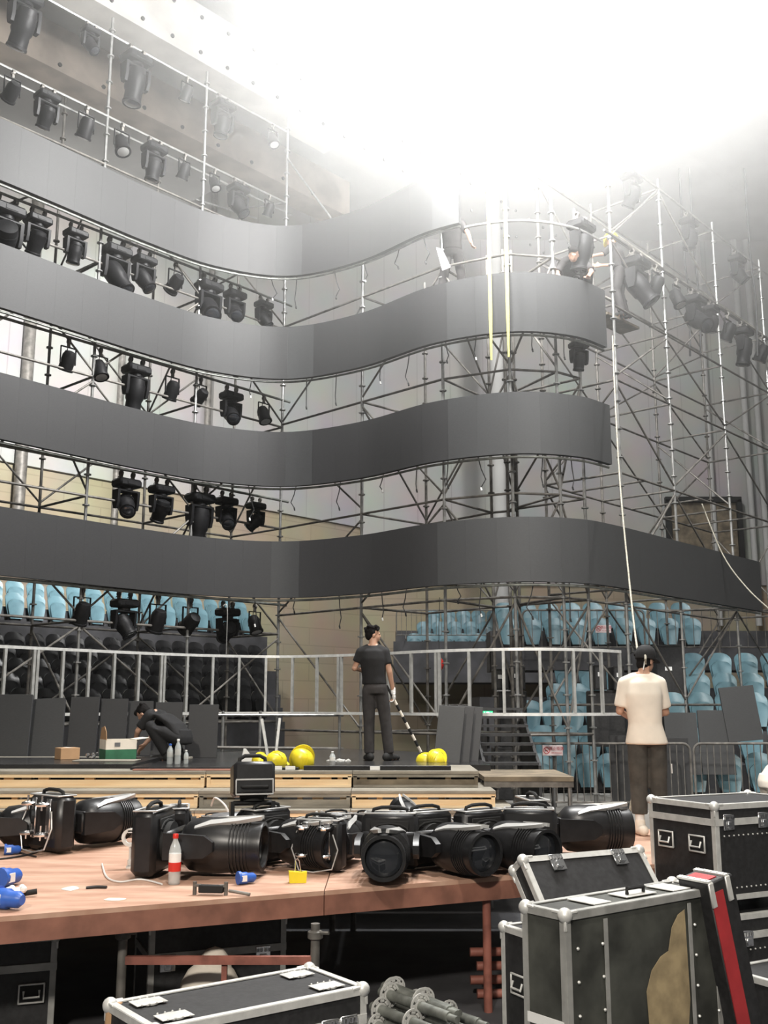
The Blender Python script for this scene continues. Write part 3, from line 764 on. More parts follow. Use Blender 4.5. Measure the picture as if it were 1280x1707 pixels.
for k, us in enumerate(B_u):
    for j, u_ in enumerate(us):
        p = at(u_, 1200, B_D[k]); put_seat('b', (p.x, B_D[k], B_z[k] - .66), 0, 'blue plastic stadium seat, %s along the %s' % (ORD[j], WB[k]), 'blue seats beside the aisle')
    tier_row(5.7 if k < 2 else 5.0, 9.5, B_D[k], B_z[k] - .72, .8 if k < 4 else 2.0)
# far upper block, behind the bulge
n = 0
for k, (D, z) in enumerate(((33.6, 4.5), (34.4, 4.95), (35.2, 5.4))):
    for j in range(13 - k):
        x = 1.0 + .35 * k + j * .52
        put_seat('b', (x, D, z - .66), 0, 'distant dim blue seat, %s along the %s row of the far balcony' % (ORD[j], ORD[k]), 'blue seats on the far balcony')
    tier_row(.4, 9.5, D, z - .72, 1.0, 2.9)
TIER.box((5.0, 33.0, 3.55), (9.4, .12, 1.3))
# right upper block behind its railing
for k, (D, z) in enumerate(((24.6, 4.25), (25.4, 4.7))):
    for j in range(9):
        x = 3.0 + j * .55
        put_seat('b', (x, D, z - .66), 0, 'blue seat behind the upper railing, %s along the %s row' % (ORD[j], ORD[k]), 'blue seats behind the upper railing')
    tier_row(2.6, 10.5, D, z - .72, 1.0, 3.0)
st = TIER.build('floor_seating_tiers', 'floor_dark', smooth=0); st['kind'] = 'structure'
# stand beside the stage: rows along the stage axis, facing the stage
rzL = math.atan2(AX.y, AX.x)
TL = MB()
def row_left(c, z, X0, X1, step, kind, what, grp):
    a, b = off_line(X0, c, 0), off_line(X1, c, 0); L = (b - a).length; n_ = int(L / step)
    for j in range(min(n_, 20)):
        p = b - AX * (j * step)
        put_seat(kind, (p.x, p.y, z - .66), rzL, what % ORD[j], grp)
    m_ = (a + b) / 2
    TL.box((m_.x, m_.y, (z - .72) / 2), (L + .6, 1.1, z - .72), Matrix.Rotation(rzL, 3, 'Z'))
for k in range(5):
    row_left(28.6 + 1.1 * k, 2.52 + .33 * k, -9.3 - .45 * k, -3.0 - .15 * k, .52, 'k', 'black folded seat, %s from the stage side in the ' + ORD[k] + ' row of the dark stand', 'black seats in the dark stand')
row_left(34.4, 4.86, -11.4, -4.0, .56, 'b', 'blue seat above the dark stand, %s from the stage side in its front row', 'blue seats above the dark stand')
row_left(35.5, 5.25, -11.8, -4.3, .56, 'b', 'blue seat above the dark stand, %s from the stage side in its back row', 'blue seats above the dark stand')
o = TL.build('floor_side_stand', 'floor_dark', smooth=0); o['kind'] = 'structure'
# riser below the barrier and the barriers
rs = MB().box((6.5, 18.9, .25), (9.5, 4.2, .5)).build('floor_riser', 'concrete', smooth=0); rs['kind'] = 'structure'
def barrier(x0, x1, y, z, h, label, bars=True, m='galvanised_dark', step=.107, group=None):
    r = thing('crowd_barrier', label, 'barrier', (x0, y, z), group=group)
    rr = .12
    pts = [(x0, y, z + .12), (x0, y, z + h - rr)] + [(x0 + rr - rr * math.cos(t), y, z + h - rr + rr * math.sin(t)) for t in (.4, .8, 1.2)] + [(x0 + rr, y, z + h), (x1 - rr, y, z + h)] + [(x1 - rr + rr * math.sin(t), y, z + h - rr + rr * math.cos(t)) for t in (.4, .8, 1.2)] + [(x1, y, z + h - rr), (x1, y, z + .12)]
    MB().path(pts, .021, 8).build('frame_tube', m, r, world=True)
    MB().tube((x0, y, z + .15), (x1, y, z + .15), .017).build('bottom_rail', m, r, world=True)
    n_ = int((x1 - x0) / step)
    for i in range(1, n_):
        x = x0 + (x1 - x0) * i / n_; MB().tube((x, y, z + .15), (x, y, z + h), .008, n=6).build('bar', m, r, world=True)
    for x in (x0 + .3, x1 - .3): MB().path([(x, y - .28, z + .015), (x, y - .06, z + .03), (x, y, z + .15), (x, y + .06, z + .03), (x, y + .28, z + .015)], .016, 6).build('foot', m, r, world=True)
    return r
barrier(2.15, 5.0, 17.1, .5, 1.08, 'grey crowd barrier carrying the pink no smoking sign')
barrier(5.06, 7.9, 17.1, .5, 1.08, 'grey crowd barrier before the front seats by the bending worker in beige')
barrier(6.1, 9.2, 23.6, 3.35, 1.0, 'thin railing before the upper seats near the rope', step=.2)
barrier(3.2, 6.0, 23.6, 3.35, 1.0, 'thin railing under the lowest screen, holding a small sign', step=.2)
barrier(.4, 3.6, 32.9, 4.25, .95, 'far balcony railing nearest the standing worker', step=.16)
barrier(3.7, 6.9, 32.9, 4.25, .95, 'far balcony railing behind the ladder truss', step=.16)
barrier(1.6, 4.2, 30, 1.1, 1.1, 'dim railing low on the beige wall below the balcony', step=.22)
# no smoking signs
def sign(loc, w_, h, label, k=1):
    r = thing('no_smoking_sign', label, 'sign', loc)
    MB().box((0, 0, 0), (w_, .012, h), ch=.004).build('board', 'sign_pink', r, smooth=0)
    x = -w_ * .30; rad = h * .33
    MB().lathe_ring((x, -.009, 0), (0, 1, 0), rad * .8, rad, .006, 24).build('ring', 'sign_red', r, smooth=0)
    mb = MB().box((x, -.010, 0), (rad * 1.7, .004, rad * .2), Matrix.Rotation(R(45), 3, 'Y')); mb.build('slash', 'sign_red', r, smooth=0)
    mb = MB().box((x - rad * .1, -.008, -rad * .1), (rad * .9, .004, rad * .22)); mb.box((x + rad * .45, -.008, rad * .2), (rad * .08, .004, rad * .4)); mb.build('cigarette', 'ink_dark', r, smooth=0)
    for txt, z, sz in (('\u7981\u6b62\u5438\u70df', h * .05, h * .36), ('NO SMOKING', -h * .30, h * .17)):
        cu = bpy.data.curves.new('lettering', 'FONT'); cu.body = txt; cu.size = sz; cu.align_x = 'CENTER'; cu.extrude = .001
        t = bpy.data.objects.new('lettering', cu); COL.objects.link(t)
        bpy.context.view_layer.update()
        me = bpy.data.meshes.new_from_object(t.evaluated_get(bpy.context.evaluated_depsgraph_get()))
        bpy.data.objects.remove(t); me.materials.clear(); me.materials.append(M('sign_red'))
        o = bpy.data.objects.new('lettering', me); COL.objects.link(o); o.parent = r
        o.location = (w_ * .19, -.008, z); o.rotation_euler = (R(90), 0, 0)
    return r
a = at(921, 1251, 17.05); sign((a.x, 17.05, a.z), .33, .165, 'pink no smoking sign with red lettering on the grey barrier')
a = at(1006, 1048, 23.5); sign((a.x, 23.55, a.z), .36, .18, 'faded no smoking sign on the railing under the lowest screen')
# ------------------------------------------------------------------ flight cases
def rivets(mb, p, q, n, r=.006):
    for i in range(n):
        c = V(p).lerp(V(q), (i + .5) / n); mb.ball(c, r, 6, 4)
def flight_case(label, W, D, H, loc, rz, lid=.0, handles=(), latches=(), casters=False, dishes=False, scuffed=False, rot=None, panel='case_black', edge='aluminium', rivet_faces=()):
    """W along x, D along y, base at z=0, centred"""
    r = thing('flight_case', label, 'flight case', loc, rot or (0, 0, rz))
    z0 = .11 if casters else 0.0; z1 = H; e = .038; t = .006
    MB().box((0, 0, (z0 + z1) / 2), (W - .012, D - .012, z1 - z0 - .012)).build('panel_body', panel, r, smooth=0)
    mb = MB(); x, y = W / 2, D / 2
    def L(c, d): mb.box(c, d)
    for sx in (-1, 1):
        for sy in (-1, 1):
            L((sx * (x - e / 2), sy * y, (z0 + z1) / 2), (e, t, z1 - z0)); L((sx * x, sy * (y - e / 2), (z0 + z1) / 2), (t, e, z1 - z0))
        for z, s in ((z0, 1), (z1, -1)):
            L((sx * x, 0, z + s * e / 2), (t, D, e)); L((sx * (x - e / 2), 0, z), (e, D, t))
    for sy in (-1, 1):
        for z, s in ((z0, 1), (z1, -1)):
            L((0, sy * y, z + s * e / 2), (W, t, e)); L((0, sy * (y - e / 2), z), (W, e, t))
    mb.build('edge_trim', edge, r, smooth=0)
    if lid:
        mb = MB(); zl = z1 - lid
        for s in (-1, 1):
            mb.box((0, s * y, zl), (W, .012, .05)); mb.box((s * x, 0, zl), (.012, D, .05))
        mb.build('lid_trim', edge, r, smooth=0)
    for sx in (-1, 1):
        for sy in (-1, 1):
            for z in (z0, z1):
                s = 1 if z == z0 else -1
                mb = MB().ball((sx * (x - .014), sy * (y - .014), z + s * .014), .040, 10, 8)
                for a, b_, c in ((.055, 0, 0), (0, .055, 0), (0, 0, .055)):
                    mb.box((sx * (x - a - .0), sy * (y - b_), z + s * c), (.07 if a else .016, .07 if b_ else .016, .07 if c else .016), ch=.004)
                mb.build('corner', 'aluminium', r)
    for face, u_, v_ in handles:
        h = MB(); pl = MB()
        pl.box((0, 0, 0), (.17, .012, .125), ch=.004)
        fr = MB(); 
        for (cx, cz, w_, hh) in ((0, .058, .17, .012), (0, -.058, .17, .012), (-.08, 0, .012, .125), (.08, 0, .012, .125)): fr.box((cx, -.008, cz), (w_, .012, hh), ch=.003)
        fr.path([(-.05, -.015, .02), (-.05, -.03, -.02), (.05, -.03, -.02), (.05, -.015, .02)], .008, 6)
        T = {'y-': Matrix.Identity(3), 'x-': Matrix.Rotation(R(-90), 3, 'Z'), 'x+': Matrix.Rotation(R(90), 3, 'Z'), 'y+': Matrix.Rotation(R(180), 3, 'Z')}[face]
        O = {'y-': V((u_, -y - .004, v_)), 'y+': V((u_, y + .004, v_)), 'x-': V((-x - .004, u_, v_)), 'x+': V((x + .004, u_, v_))}[face]
        pl.v = [T @ p + O for p in pl.v]; fr.v = [T @ p + O for p in fr.v]
        d_ = pl.build('handle', 'rubber', r); fr.build('handle_frame', 'aluminium', d_)
    for face, u_, v_ in latches:
        mb = MB().box((0, 0, 0), (.11, .012, .115), ch=.004)
        for q in (-.04, -.015, .015, .04): mb.tube((q, -.01, .02), (q, -.01, .045), .010, n=6)
        mb.box((0, -.014, -.02), (.05, .016, .05), ch=.004)
        T = {'y-': Matrix.Identity(3), 'x-': Matrix.Rotation(R(-90), 3, 'Z'), 'x+': Matrix.Rotation(R(90), 3, 'Z'), 'y+': Matrix.Rotation(R(180), 3, 'Z')}[face]
        O = {'y-': V((u_, -y - .008, v_)), 'y+': V((u_, y + .008, v_)), 'x-': V((-x - .008, u_, v_)), 'x+': V((x + .008, u_, v_))}[face]
        mb.v = [T @ p + O for p in mb.v]; mb.build('latch', 'chrome', r)
    if casters:
        for sx in (-1, 1):
            for sy in (-1, 1):
                cx, cy = sx * (x - .1), sy * (y - .1)
                mb = MB().box((cx, cy, .105), (.10, .10, .008)); mb.box((cx - .028, cy, .075), (.006, .05, .07)); mb.box((cx + .028, cy, .075), (.006, .05, .07))
                c = mb.build('caster', 'aluminium_dull', r); MB().tube((cx - .018, cy, .05), (cx + .018, cy, .05), .05, n=14).build('wheel', 'rubber', c)
    if dishes:                             # wheel dishes sunk in the lid for stacking
        for sx in (-1, 1):
            for sy in (-1, 1):
                cx, cy = sx * (x - .17), sy * (y - .13)
                mb = MB().lathe_ring((cx, cy, H + .003), (0, 0, 1), .05, .062, .008, 16); mb.box((cx, cy, H + .0045), (.17, .11, .004), ch=.001)
                rivets(mb, (cx - .08, cy - .06, H + .008), (cx + .08, cy - .06, H + .008), 4); rivets(mb, (cx - .08, cy + .06, H + .008), (cx + .08, cy + .06, H + .008), 4)
                mb.build('wheel_dish', 'aluminium', r)
    if rivet_faces:
        mb = MB()
        for face in rivet_faces:
            for z in (z0 + .085, z1 - lid - .10):
                if face == 'y-': rivets(mb, (-x + .06, -y - .001, z), (x - .06, -y - .001, z), int(W / .055), .007)
                if face == 'x-': rivets(mb, (-x - .001, -y + .06, z), (-x - .001, y - .06, z), int(D / .055), .007)
        mb.build('rivet_line', 'aluminium', r)
    return r
AZ = R(37)
dl, ds = V((math.cos(AZ), math.sin(AZ), 0)), V((math.sin(AZ), -math.cos(AZ), 0))
c = V((-.76, 5.76, 0))
flight_case('low black flight case with wheel dishes on its lid, nearest the camera', 1.24, .56, .70, c, AZ, lid=.16, latches=(('y-', -.05, .52), ('y-', .38, .52), ('y-', .5, .52)), dishes=True, handles=(('y-', .2, .35),))
tape = MB().lathe([(.045, 0), (.05, .02), (.05, .12), (.035, .16)], (c - dl * .58 + ds * -.26 + V((0, 0, .54))), n=10).build('tan_tape_tuft', 'cardboard'); tag(tape, 'frayed tan tape wrapped round the corner of the nearest case', 'tape')
# upright scuffed case with bare plywood patch
c2 = on_z(905, 1518, 1.15) ; c2 = V((1.34, 6.02, 0))
bigc = flight_case('tall scuffed black flight case with a bare plywood patch, standing on end', 1.27, .31, 1.15, c2, AZ, handles=(), panel='case_scuffed', edge='aluminium_dull')
mb = MB()                                  # worn patch, an irregular sheet of bare wood showing
poly = [(.10, .12), (.02, .30), (.0, .62), (.05, .72), (.13, .78), (.20, .80), (.24, .92), (.30, .98), (.36, 1.0), (.37, .52), (.34, .36), (.24, .34), (.20, .22), (.14, .10)]
mb.prism(poly, (1, 0, 0), (0, 0, 1), (-.02, -.1525, .06), (0, -.0015, 0)).build('bare_patch', 'bare_plywood', bigc, smooth=0)
for x in (-.33, .38): MB().box((x, -.156, .56), (.03, .004, 1.06)).build('seam_strip', 'aluminium_dull', bigc, smooth=0)
mb = MB()
for x in (-.55, -.36, .42, .6):
    rivets(mb, (x, -.158, .08), (x, -.158, 1.05), 6, .009)
mb.build('rivet_line', 'aluminium', bigc)
mb = MB().box((-.28, 0, 1.153), (.14, .2, .008), ch=.003); mb.box((.40, 0, 1.153), (.16, .2, .008), ch=.003); mb.box((.08, 0, 1.153), (.26, .14, .008), ch=.003); mb.build('lid_plate', 'aluminium', bigc, smooth=0)
mb = MB().path([(.0, -.03, 1.16), (.0, -.03, 1.19), (.14, -.03, 1.19), (.14, -.03, 1.16)], .012, 6); mb.build('top_handle', 'rubber', bigc)
mb = MB().box((-.637, 0, .60), (.004, .26, .05)); mb.build('end_strip', 'label_white', bigc, smooth=0)
# open lid leaning behind it
q = V((1.50, 6.95, .68))
lidc = flight_case('open silver edged case lid leaning back against the red deck', 1.02, .16, .62, q, 0, latches=(('y-', -.25, .56), ('y-', .28, .56)), rot=(R(-38), 0, R(28)))
# narrow upright case below it
flight_case('narrow black flight case standing on end behind the scuffed case', .3, .5, .78, (1.02, 6.95, 0), R(28), handles=(('x-', .05, .45), ('y-', .03, .4)))
# stack at the right: two wheeled trunks
rzt = math.atan2(8.59 - 9.07, 2.67 - 2.22)
cc = V((2.47, 8.82, 0))
E1_ = V((math.cos(R(-43)), math.sin(R(-43)), 0)); 
RZT = R(27); fc = on_z(1190, 1342, 1.46); ctr = fc + Matrix.Rotation(RZT, 3, 'Z') @ V((.55, .36, 0))
TR = flight_case('upper wheeled trunk of the two stacked at the deck end, with two butterfly handles', 1.1, .72, .80, (ctr.x, ctr.y, .66), RZT, lid=.13, handles=(('x-', -.17, .50), ('x-', .17, .50)), latches=(('y-', -.42, .67), ('y-', -.06, .67), ('y-', .3, .67)), casters=True, rivet_faces=('y-',))
flight_case('lower wheeled trunk of the two stacked at the deck end', 1.1, .72, .66, (ctr.x, ctr.y, 0), RZT, lid=.15, latches=(('y-', -.3, .49), ('y-', .1, .49)), casters=True, dishes=False, rivet_faces=('y-',))
# leaning black lid with a red edge
r = thing('case_lid', 'black case lid with a bright red stripe leaning beside the scuffed case', 'case lid', (2.02, 6.5, 0), (0, R(-12), R(30)))
mb = MB().box((0.02, -.13, .62), (.21, .24, 1.24), ch=.01); mb.build('panel_body', 'case_black', r)
MB().box((-.033, -.252, .60), (.10, .006, 1.16)).build('red_stripe', 'red_paint', r, smooth=0)
MB().box((-.01, -.13, 1.243), (.08, .16, .006)).build('red_top', 'red_paint', r, smooth=0)
for s in (-1, 1):
    MB().box((s * .07, -.252, 1.17), (.04, .012, .14), ch=.004).build('corner', 'aluminium', r); MB().box((s * .07, -.252, .05), (.04, .012, .10), ch=.004).build('corner', 'aluminium', r)
    MB().box((s * .07, -.13, 1.245), (.03, .24, .012)).build('edge_trim', 'aluminium', r)
    mb = MB(); rivets(mb, (s * .07, -.25, 1.25), (s * .07, -.02, 1.25), 5, .009); mb.build('rivet_line', 'aluminium', r)
# cases in the dark under the deck
flight_case('dim flight case under the deck at the picture edge, silver edged', .9, .6, .66, (-2.75, 7.5, 0), R(20), lid=.2, handles=(('y-', .3, .3),), edge='aluminium_dull')
flight_case('dim flight case under the deck behind the first deck leg', .98, .6, .72, (-1.28, 7.95, 0), R(22), lid=.24, latches=(('y-', .32, .44), ('y-', -.36, .44)), edge='aluminium_dull')
# low case corner at the bottom edge and one beside the trunks
flight_case('low silver edged case in front of the scuffed case', .8, .34, .52, (1.55, 5.42, 0), AZ, edge='aluminium', lid=.12)
flight_case('half hidden silver edged case behind the leaning red striped lid', .7, .5, .42, (2.75, 7.45, 0), R(30), edge='aluminium')
# sack under the deck
mb = MB(); mb.ball((0, 0, .20), (.2, .16, .2), 12, 8); mb.ball((.02, 0, .34), (.11, .09, .12), 10, 6); mb.ball((-.12, .0, .12), (.16, .15, .13), 10, 6)
o = mb.build('cloth_sack', 'cloth_cream'); o.location = (-1.18, 7.42, 0); tag(o, 'pale cloth sack slumped on the floor under the deck', 'sack')
o.scale = (1.1, 1, 1.25)
# pile of scaffold standards with rosettes
rn = random.Random(4)
pr = None; pk_n = 0
for row, (n_, z) in enumerate(((5, .06), (4, .15), (3, .23))):
    for i in range(n_):
        y = 7.55 + i * .07 + row * .05 + rn.uniform(-.06, .06); x = -.06 + i * .06 + rn.uniform(-.05, .05); rz = R(-54) + rn.uniform(-.06, .06)
        if pr is None:
            pr = thing('scaffold_pole', 'x', 'scaffold pole', (x, y, z), (0, 0, rz), 'pile of scaffold poles')
            mb = MB().lathe([(.042, 0), (.042, .92)], (0, 0, 0), (1, 0, 0), 12); mb.lathe([(.030, .92), (.030, 1.02)], (0, 0, 0), (1, 0, 0), 12); mb.build('tube', 'galvanised_dull', pr)
            for q in (.12, .55):
                mb = MB().lathe_ring((q, 0, 0), (1, 0, 0), .040, .058, .012, 16); mb.lathe_ring((q, 0, 0), (1, 0, 0), .088, .104, .012, 16)
                for k in range(8):
                    a = k * math.pi / 4; mb.box((q, math.cos(a) * .074, math.sin(a) * .074), (.011, .02, .034), Matrix.Rotation(a, 3, 'X'))
                mb.build('rosette', 'aluminium', pr)
            p_ = pr
        else: p_ = dup(pr, (x, y, z), (rn.uniform(-3, 3), 0, rz))
        p_.scale = (.8,) * 3
        p_['label'] = 'scaffold pole with rosette discs, %s across the %s layer of the pile' % (ORD[i], ['bottom', 'middle', 'top'][row])
# red pipes stacked on a rack behind the red leg
for i, z in enumerate((.335, .235, .135, .036)):
    o = MB().lathe([(.033, 0), (.033, 1.3)], (0, 0, 0), (1, 0, 0), 12).build('red_pipe', 'red_steel'); o.location = (.66 + (.05 if i % 2 else 0), 8.32, z); o.rotation_euler = (0, 0, R(4)); o['group'] = 'red pipes under the deck'
    tag(o, 'faded red steel pipe under the deck, %s from the top of its rack' % ORD[i], 'pipe')
r = thing('pipe_rack', 'dark rack holding the red pipes under the deck', 'rack', (1.2, 8.4, 0))
for x in (.98, 1.75):
    MB().box((x, 8.45, .2), (.05, .05, .40)).build('post', 'rubber', r, world=True, smooth=0)
    for z in (.094, .194, .294): MB().box((x, 8.36, z), (.04, .22, .014)).build('arm', 'rubber', r, world=True, smooth=0)
# ------------------------------------------------------------------ moving heads standing on the deck
def deck_mover(body='deck_fixture_black', tall=False):
    r = thing('deck_moving_head', 'x', 'stage lamp')
    MB().box((0, .28 if tall else .19, .225), (.44, .35 if tall else .17, .41), ch=.035).build('base', 'deck_fixture_black', r)
    if tall:
        MB().path([(-.14, .45, .22), (-.135, .50, .22), (-.08, .53, .22), (.08, .53, .22), (.135, .50, .22), (.14, .45, .22)], .022, 8).build('base_handle', 'rubber', r)
    mb = MB()
    for (c, d) in (((0, .115, .432), (.40, .018, .012)), ((0, .265, .432), (.40, .018, .012)), ((-.195, .19, .432), (.016, .15, .012)), ((.195, .19, .432), (.016, .15, .012))): mb.box(c, d, ch=.004)
    mb.build('base_trim', 'fixture_silver', r)
    mb = MB(); mb.box((0, .098, .35), (.30, .012, .06), ch=.01); mb.path([(-.14, .092, .31)] + [(.14 * math.sin(a), .092, .31 + .05 * math.cos(a)) for a in (-1.2, -.6, 0, .6, 1.2)] + [(.14, .092, .31)], .009, 6)
    mb.build('control_panel', 'rubber', r)
    mb = MB()
    for s in (-1, 1): mb.path([(s * .14, .19, .42), (s * .13, .19, .455), (s * .07, .19, .47), (0, .19, .472)], .014, 7)
    mb.build('base_handle', 'rubber', r)
    MB().lathe([(.13, 0), (.13, .06)], (0, .11, .22), (0, -1, 0), 18).build('turntable', 'rubber', r)
    MB().box((0, .035, .22), (.44, .05, .17), ch=.02).build('yoke', 'deck_fixture_black', r)
    for s in (-1, 1): MB().prism([(.05, -.085), (.05, .085), (-.22, .07), (-.28, .03), (-.28, -.03), (-.22, -.07)], (0, 1, 0), (0, 0, 1), (s * .215 - .022, 0, .215), (.044, 0, 0)).build('yoke_arm', 'deck_fixture_black', r)
    O = (0, -.01, .205); A = (0, -1, -.02)
    h = MB().lathe([(.05, 0), (.12, .02), (.165, .07), (.178, .16), (.180, .28), (.172, .34), (.160, .42), (.156, .50), (.160, .545), (.158, .56), (.134, .56), (.132, .50)], O, A, 28, sx=1.0, up=(0, 0, 1))
    head = h.build('head', body, r)
    mb = MB()
    for k in range(6): mb.lathe_ring(V(O) + V(A) * (.36 + k * .022), A, .152, .180 - k * .003, .008, 28)
    mb.build('cooling_fins', 'deck_fixture_black', head)
    MB().lathe([(.132, .50), (.130, .515), (.09, .53), (.01, .535)], O, A, 24).build('lens', 'lens_glass', r)
    for s in (-1, 1):                      # silver V on top of the shell
        mb = MB(); pr_ = [(s * .03, .55, .182), (s * .075, .40, .166), (s * .105, .22, .150), (s * .13, .12, .12)]
        pts = [V((x, O[1] - y, O[2] + z)) for x, y, z in pr_]
        vs = []
        for i, p in enumerate(pts):
            w_ = (.012, .022, .022, .010)[i]
            up_ = V((p.x, 0, p.z - O[2])).normalized()
            t = V((-up_.z, 0, up_.x)) * w_
            vs += [p + t + up_ * .006, p - t + up_ * .006, p - t - up_ * .02, p + t - up_ * .02]
        fs = [(3, 2, 1, 0), (12, 13, 14, 15)]
        for i in range(3):
            for e in range(4): fs.append((4 * i + e, 4 * i + (e + 1) % 4, 4 * i + 4 + (e + 1) % 4, 4 * i + 4 + e))
        mb.add(vs, fs).build('shell_trim', 'fixture_silver', r)
    return r
def add_clamps(r, seed=0):
    rn = random.Random(seed)
    for sx in (-.10, .10):
        mb = MB(); y = .285
        mb.box((sx, y, .26), (.06, .02, .30), ch=.005)
        for z in (.15, .37):
            mb.path([(sx + .045 * math.cos(a), y + .055 + .045 * math.sin(a), z) for a in (-.9, -.2, .6, 1.4, 2.2, 3.0, 3.8)], .014, 6)
            mb.box((sx + .05, y + .03, z), (.05, .05, .03), ch=.006); mb.tube((sx + .05, y + .03, z - .05), (sx + .05, y + .03, z + .06), .009, n=6)
        mb.build('omega_clamp', 'chrome', r)
    mb = MB().path([(-.16, .30, .32), (-.22, .33, .2), (-.18, .36, .05), (0, .34, .015), (.12, .36, .03), (.2, .34, .2), (.16, .29, .38)], .006, 6)
    mb.build('safety_wire', 'fixture_silver', r)
    return r
DKZ = .945
DM = deck_mover(); DG = deck_mover('fixture_grey'); DC = add_clamps(deck_mover()); DT = deck_mover(tall=True)
used = {}
def put_mover(p, u_, D, yaw, label, sc=1., pitch=0, z=DKZ, roll=0, lift=0):
    b = ray(u_, 1440)[0]; loc = V((b * D, D, z + lift))
    rot = (R(pitch), R(roll), R(yaw))
    if p.name not in used: used[p.name] = 1; r = p; r.location = loc; r.rotation_euler = rot; r['label'] = label
    else: r = dup(p, loc, rot, label)
    r.scale = (sc,) * 3; r['group'] = 'stage lamps standing on the red deck'
    return r
put_mover(DM, 648, 8.05, -4, 'black moving head facing the camera squarely, its lens showing as a full circle')
put_mover(DM, 733, 8.2, 33, 'black moving head with silver trim, next after the squarely facing one')
put_mover(DM, 826, 8.3, 36, 'black moving head with silver trim, last before the backwards turned one at the row end')
put_mover(DM, 884, 8.75, 172, 'moving head turned backwards, half hidden behind the end of the front row')
put_mover(DM, 930, 9.0, 98, 'big moving head pointing at the trunks from the far end of the row', 1.1)
put_mover(DM, 300, 8.0, 84, 'long black moving head lying behind the red capped water bottle', 1.12)
put_mover(DG, 335, 8.75, 100, 'grey moving head lying behind the one by the water bottle', 1.0)
put_mover(DT, 414, 8.75, 14, 'tallest moving head, standing on its lens with the handle on top', .76, pitch=82, lift=.42)
put_mover(DM, 470, 8.45, 50, 'round headed moving head beside the yellow tag', 1.0)
put_mover(DC, 548, 8.35, 160, 'moving head turned backwards showing chrome clamps, beside the squarely facing one', .9)
put_mover(DC, 118, 9.4, 140, 'moving head turned backwards with a tangle of chrome clamps, nearest the planks', 1.12)
put_mover(DM, -8, 9.4, 100, 'black moving head cut by the picture edge near the planks', 1.0)
for i, (u_, D, yaw, sc, pt) in enumerate(((357, 9.8, 20, .55, 0), (476, 9.8, 15, .48, 0), (506, 9.8, 10, .48, 0), (552, 9.5, 200, .72, 0), (622, 9.7, 150, .66, 0), (690, 9.7, 205, .66, -20), (742, 9.3, 20, .62, 0))):
    put_mover(DM if i not in (3,) else DC, u_, D, yaw, 'black lamp in the rear row on the deck, %s from the planks side' % ORD[i], sc, pitch=pt, lift=.06 if pt else 0)
# safety loops and loose cable on the lamps
def cable(pts, r, label, m='cable_black', nm='cable', grp=None):
    P_ = [V(p) for p in pts]; out = []
    Q = [P_[0]] + P_ + [P_[-1]]
    for i in range(1, len(Q) - 2):
        a, b, c_, d = Q[i - 1:i + 3]
        for k in range(6):
            t = k / 6; out.append(.5 * ((2 * b) + (c_ - a) * t + (2 * a - 5 * b + 4 * c_ - d) * t * t + (3 * b - a - 3 * c_ + d) * t ** 3))
    out.append(P_[-1])
    return tag(MB().path(out, r, 6).build(nm, m), label, 'cable' if nm != 'rope' else 'rope', grp)
def deckp(u_, v_): return on_z(u_, v_, DKZ + .008)
cable([deckp(170, 1440), deckp(178, 1462), deckp(200, 1470), deckp(235, 1466), deckp(270, 1474)], .007, 'thin pale wire curled on the deck beside the silver double hook', 'white_plastic')
cable([deckp(0, 1432), deckp(30, 1428), deckp(62, 1420), deckp(50, 1412), deckp(30, 1420), deckp(60, 1428)], .008, 'dark cable looped on the deck under the cut off lamp')
a = on_z(345, 1400, 1.0)
cable([V((a.x, 9.8, 1.28)), V((a.x + .05, 9.7, 1.36)), V((a.x + .16, 9.6, 1.30)), V((a.x + .2, 9.6, 1.2))], .009, 'white cable arching behind the tallest moving head', 'white_plastic')
for (u_, D, lab) in ((668, 8.5, 'pale wire loop standing over the squarely facing lamp'), (740, 9.0, 'pale wire loop standing over the lamp beside the stage corner')):
    p = at(u_, 1375, D); cable([(p.x - .13, D, p.z - .1), (p.x - .08, D, p.z + .02), (p.x, D, p.z + .06), (p.x + .08, D, p.z + .02), (p.x + .13, D, p.z - .12)], .009, lab, 'fixture_silver')
# ------------------------------------------------------------------ small things on the deck
def water_bottle(loc, cap, label_m, name_label, h=.30, r_=.035, tint='clear_plastic'):
    r = thing('water_bottle', name_label, 'bottle', loc)
    MB().lathe([(r_ * .9, 0), (r_, .01), (r_, h * .25), (r_ * .94, h * .30), (r_, h * .35), (r_, h * .66), (r_ * .8, h * .76), (r_ * .42, h * .87), (r_ * .40, h * .92)], n=18).build('bottle_body', tint, r)
    MB().lathe([(r_ * .46, h * .91), (r_ * .48, h * .92), (r_ * .48, h * .985), (r_ * .4, h)], n=16).build('cap', cap, r)
    MB().lathe([(r_ * 1.01, h * .36), (r_ * 1.015, h * .37), (r_ * 1.015, h * .60), (r_ * 1.01, h * .61)], n=18).build('paper_label', label_m, r)
    return r
p = on_z(290, 1474, DKZ)
wb = water_bottle(p, 'red_plastic', 'label_white', 'water bottle with red cap and red and white label on the deck', .345, .043)
MB().lathe([(.0445, .09), (.0447, .092), (.0447, .15), (.0445, .152)], n=18).build('red_band', 'red_plastic', wb)
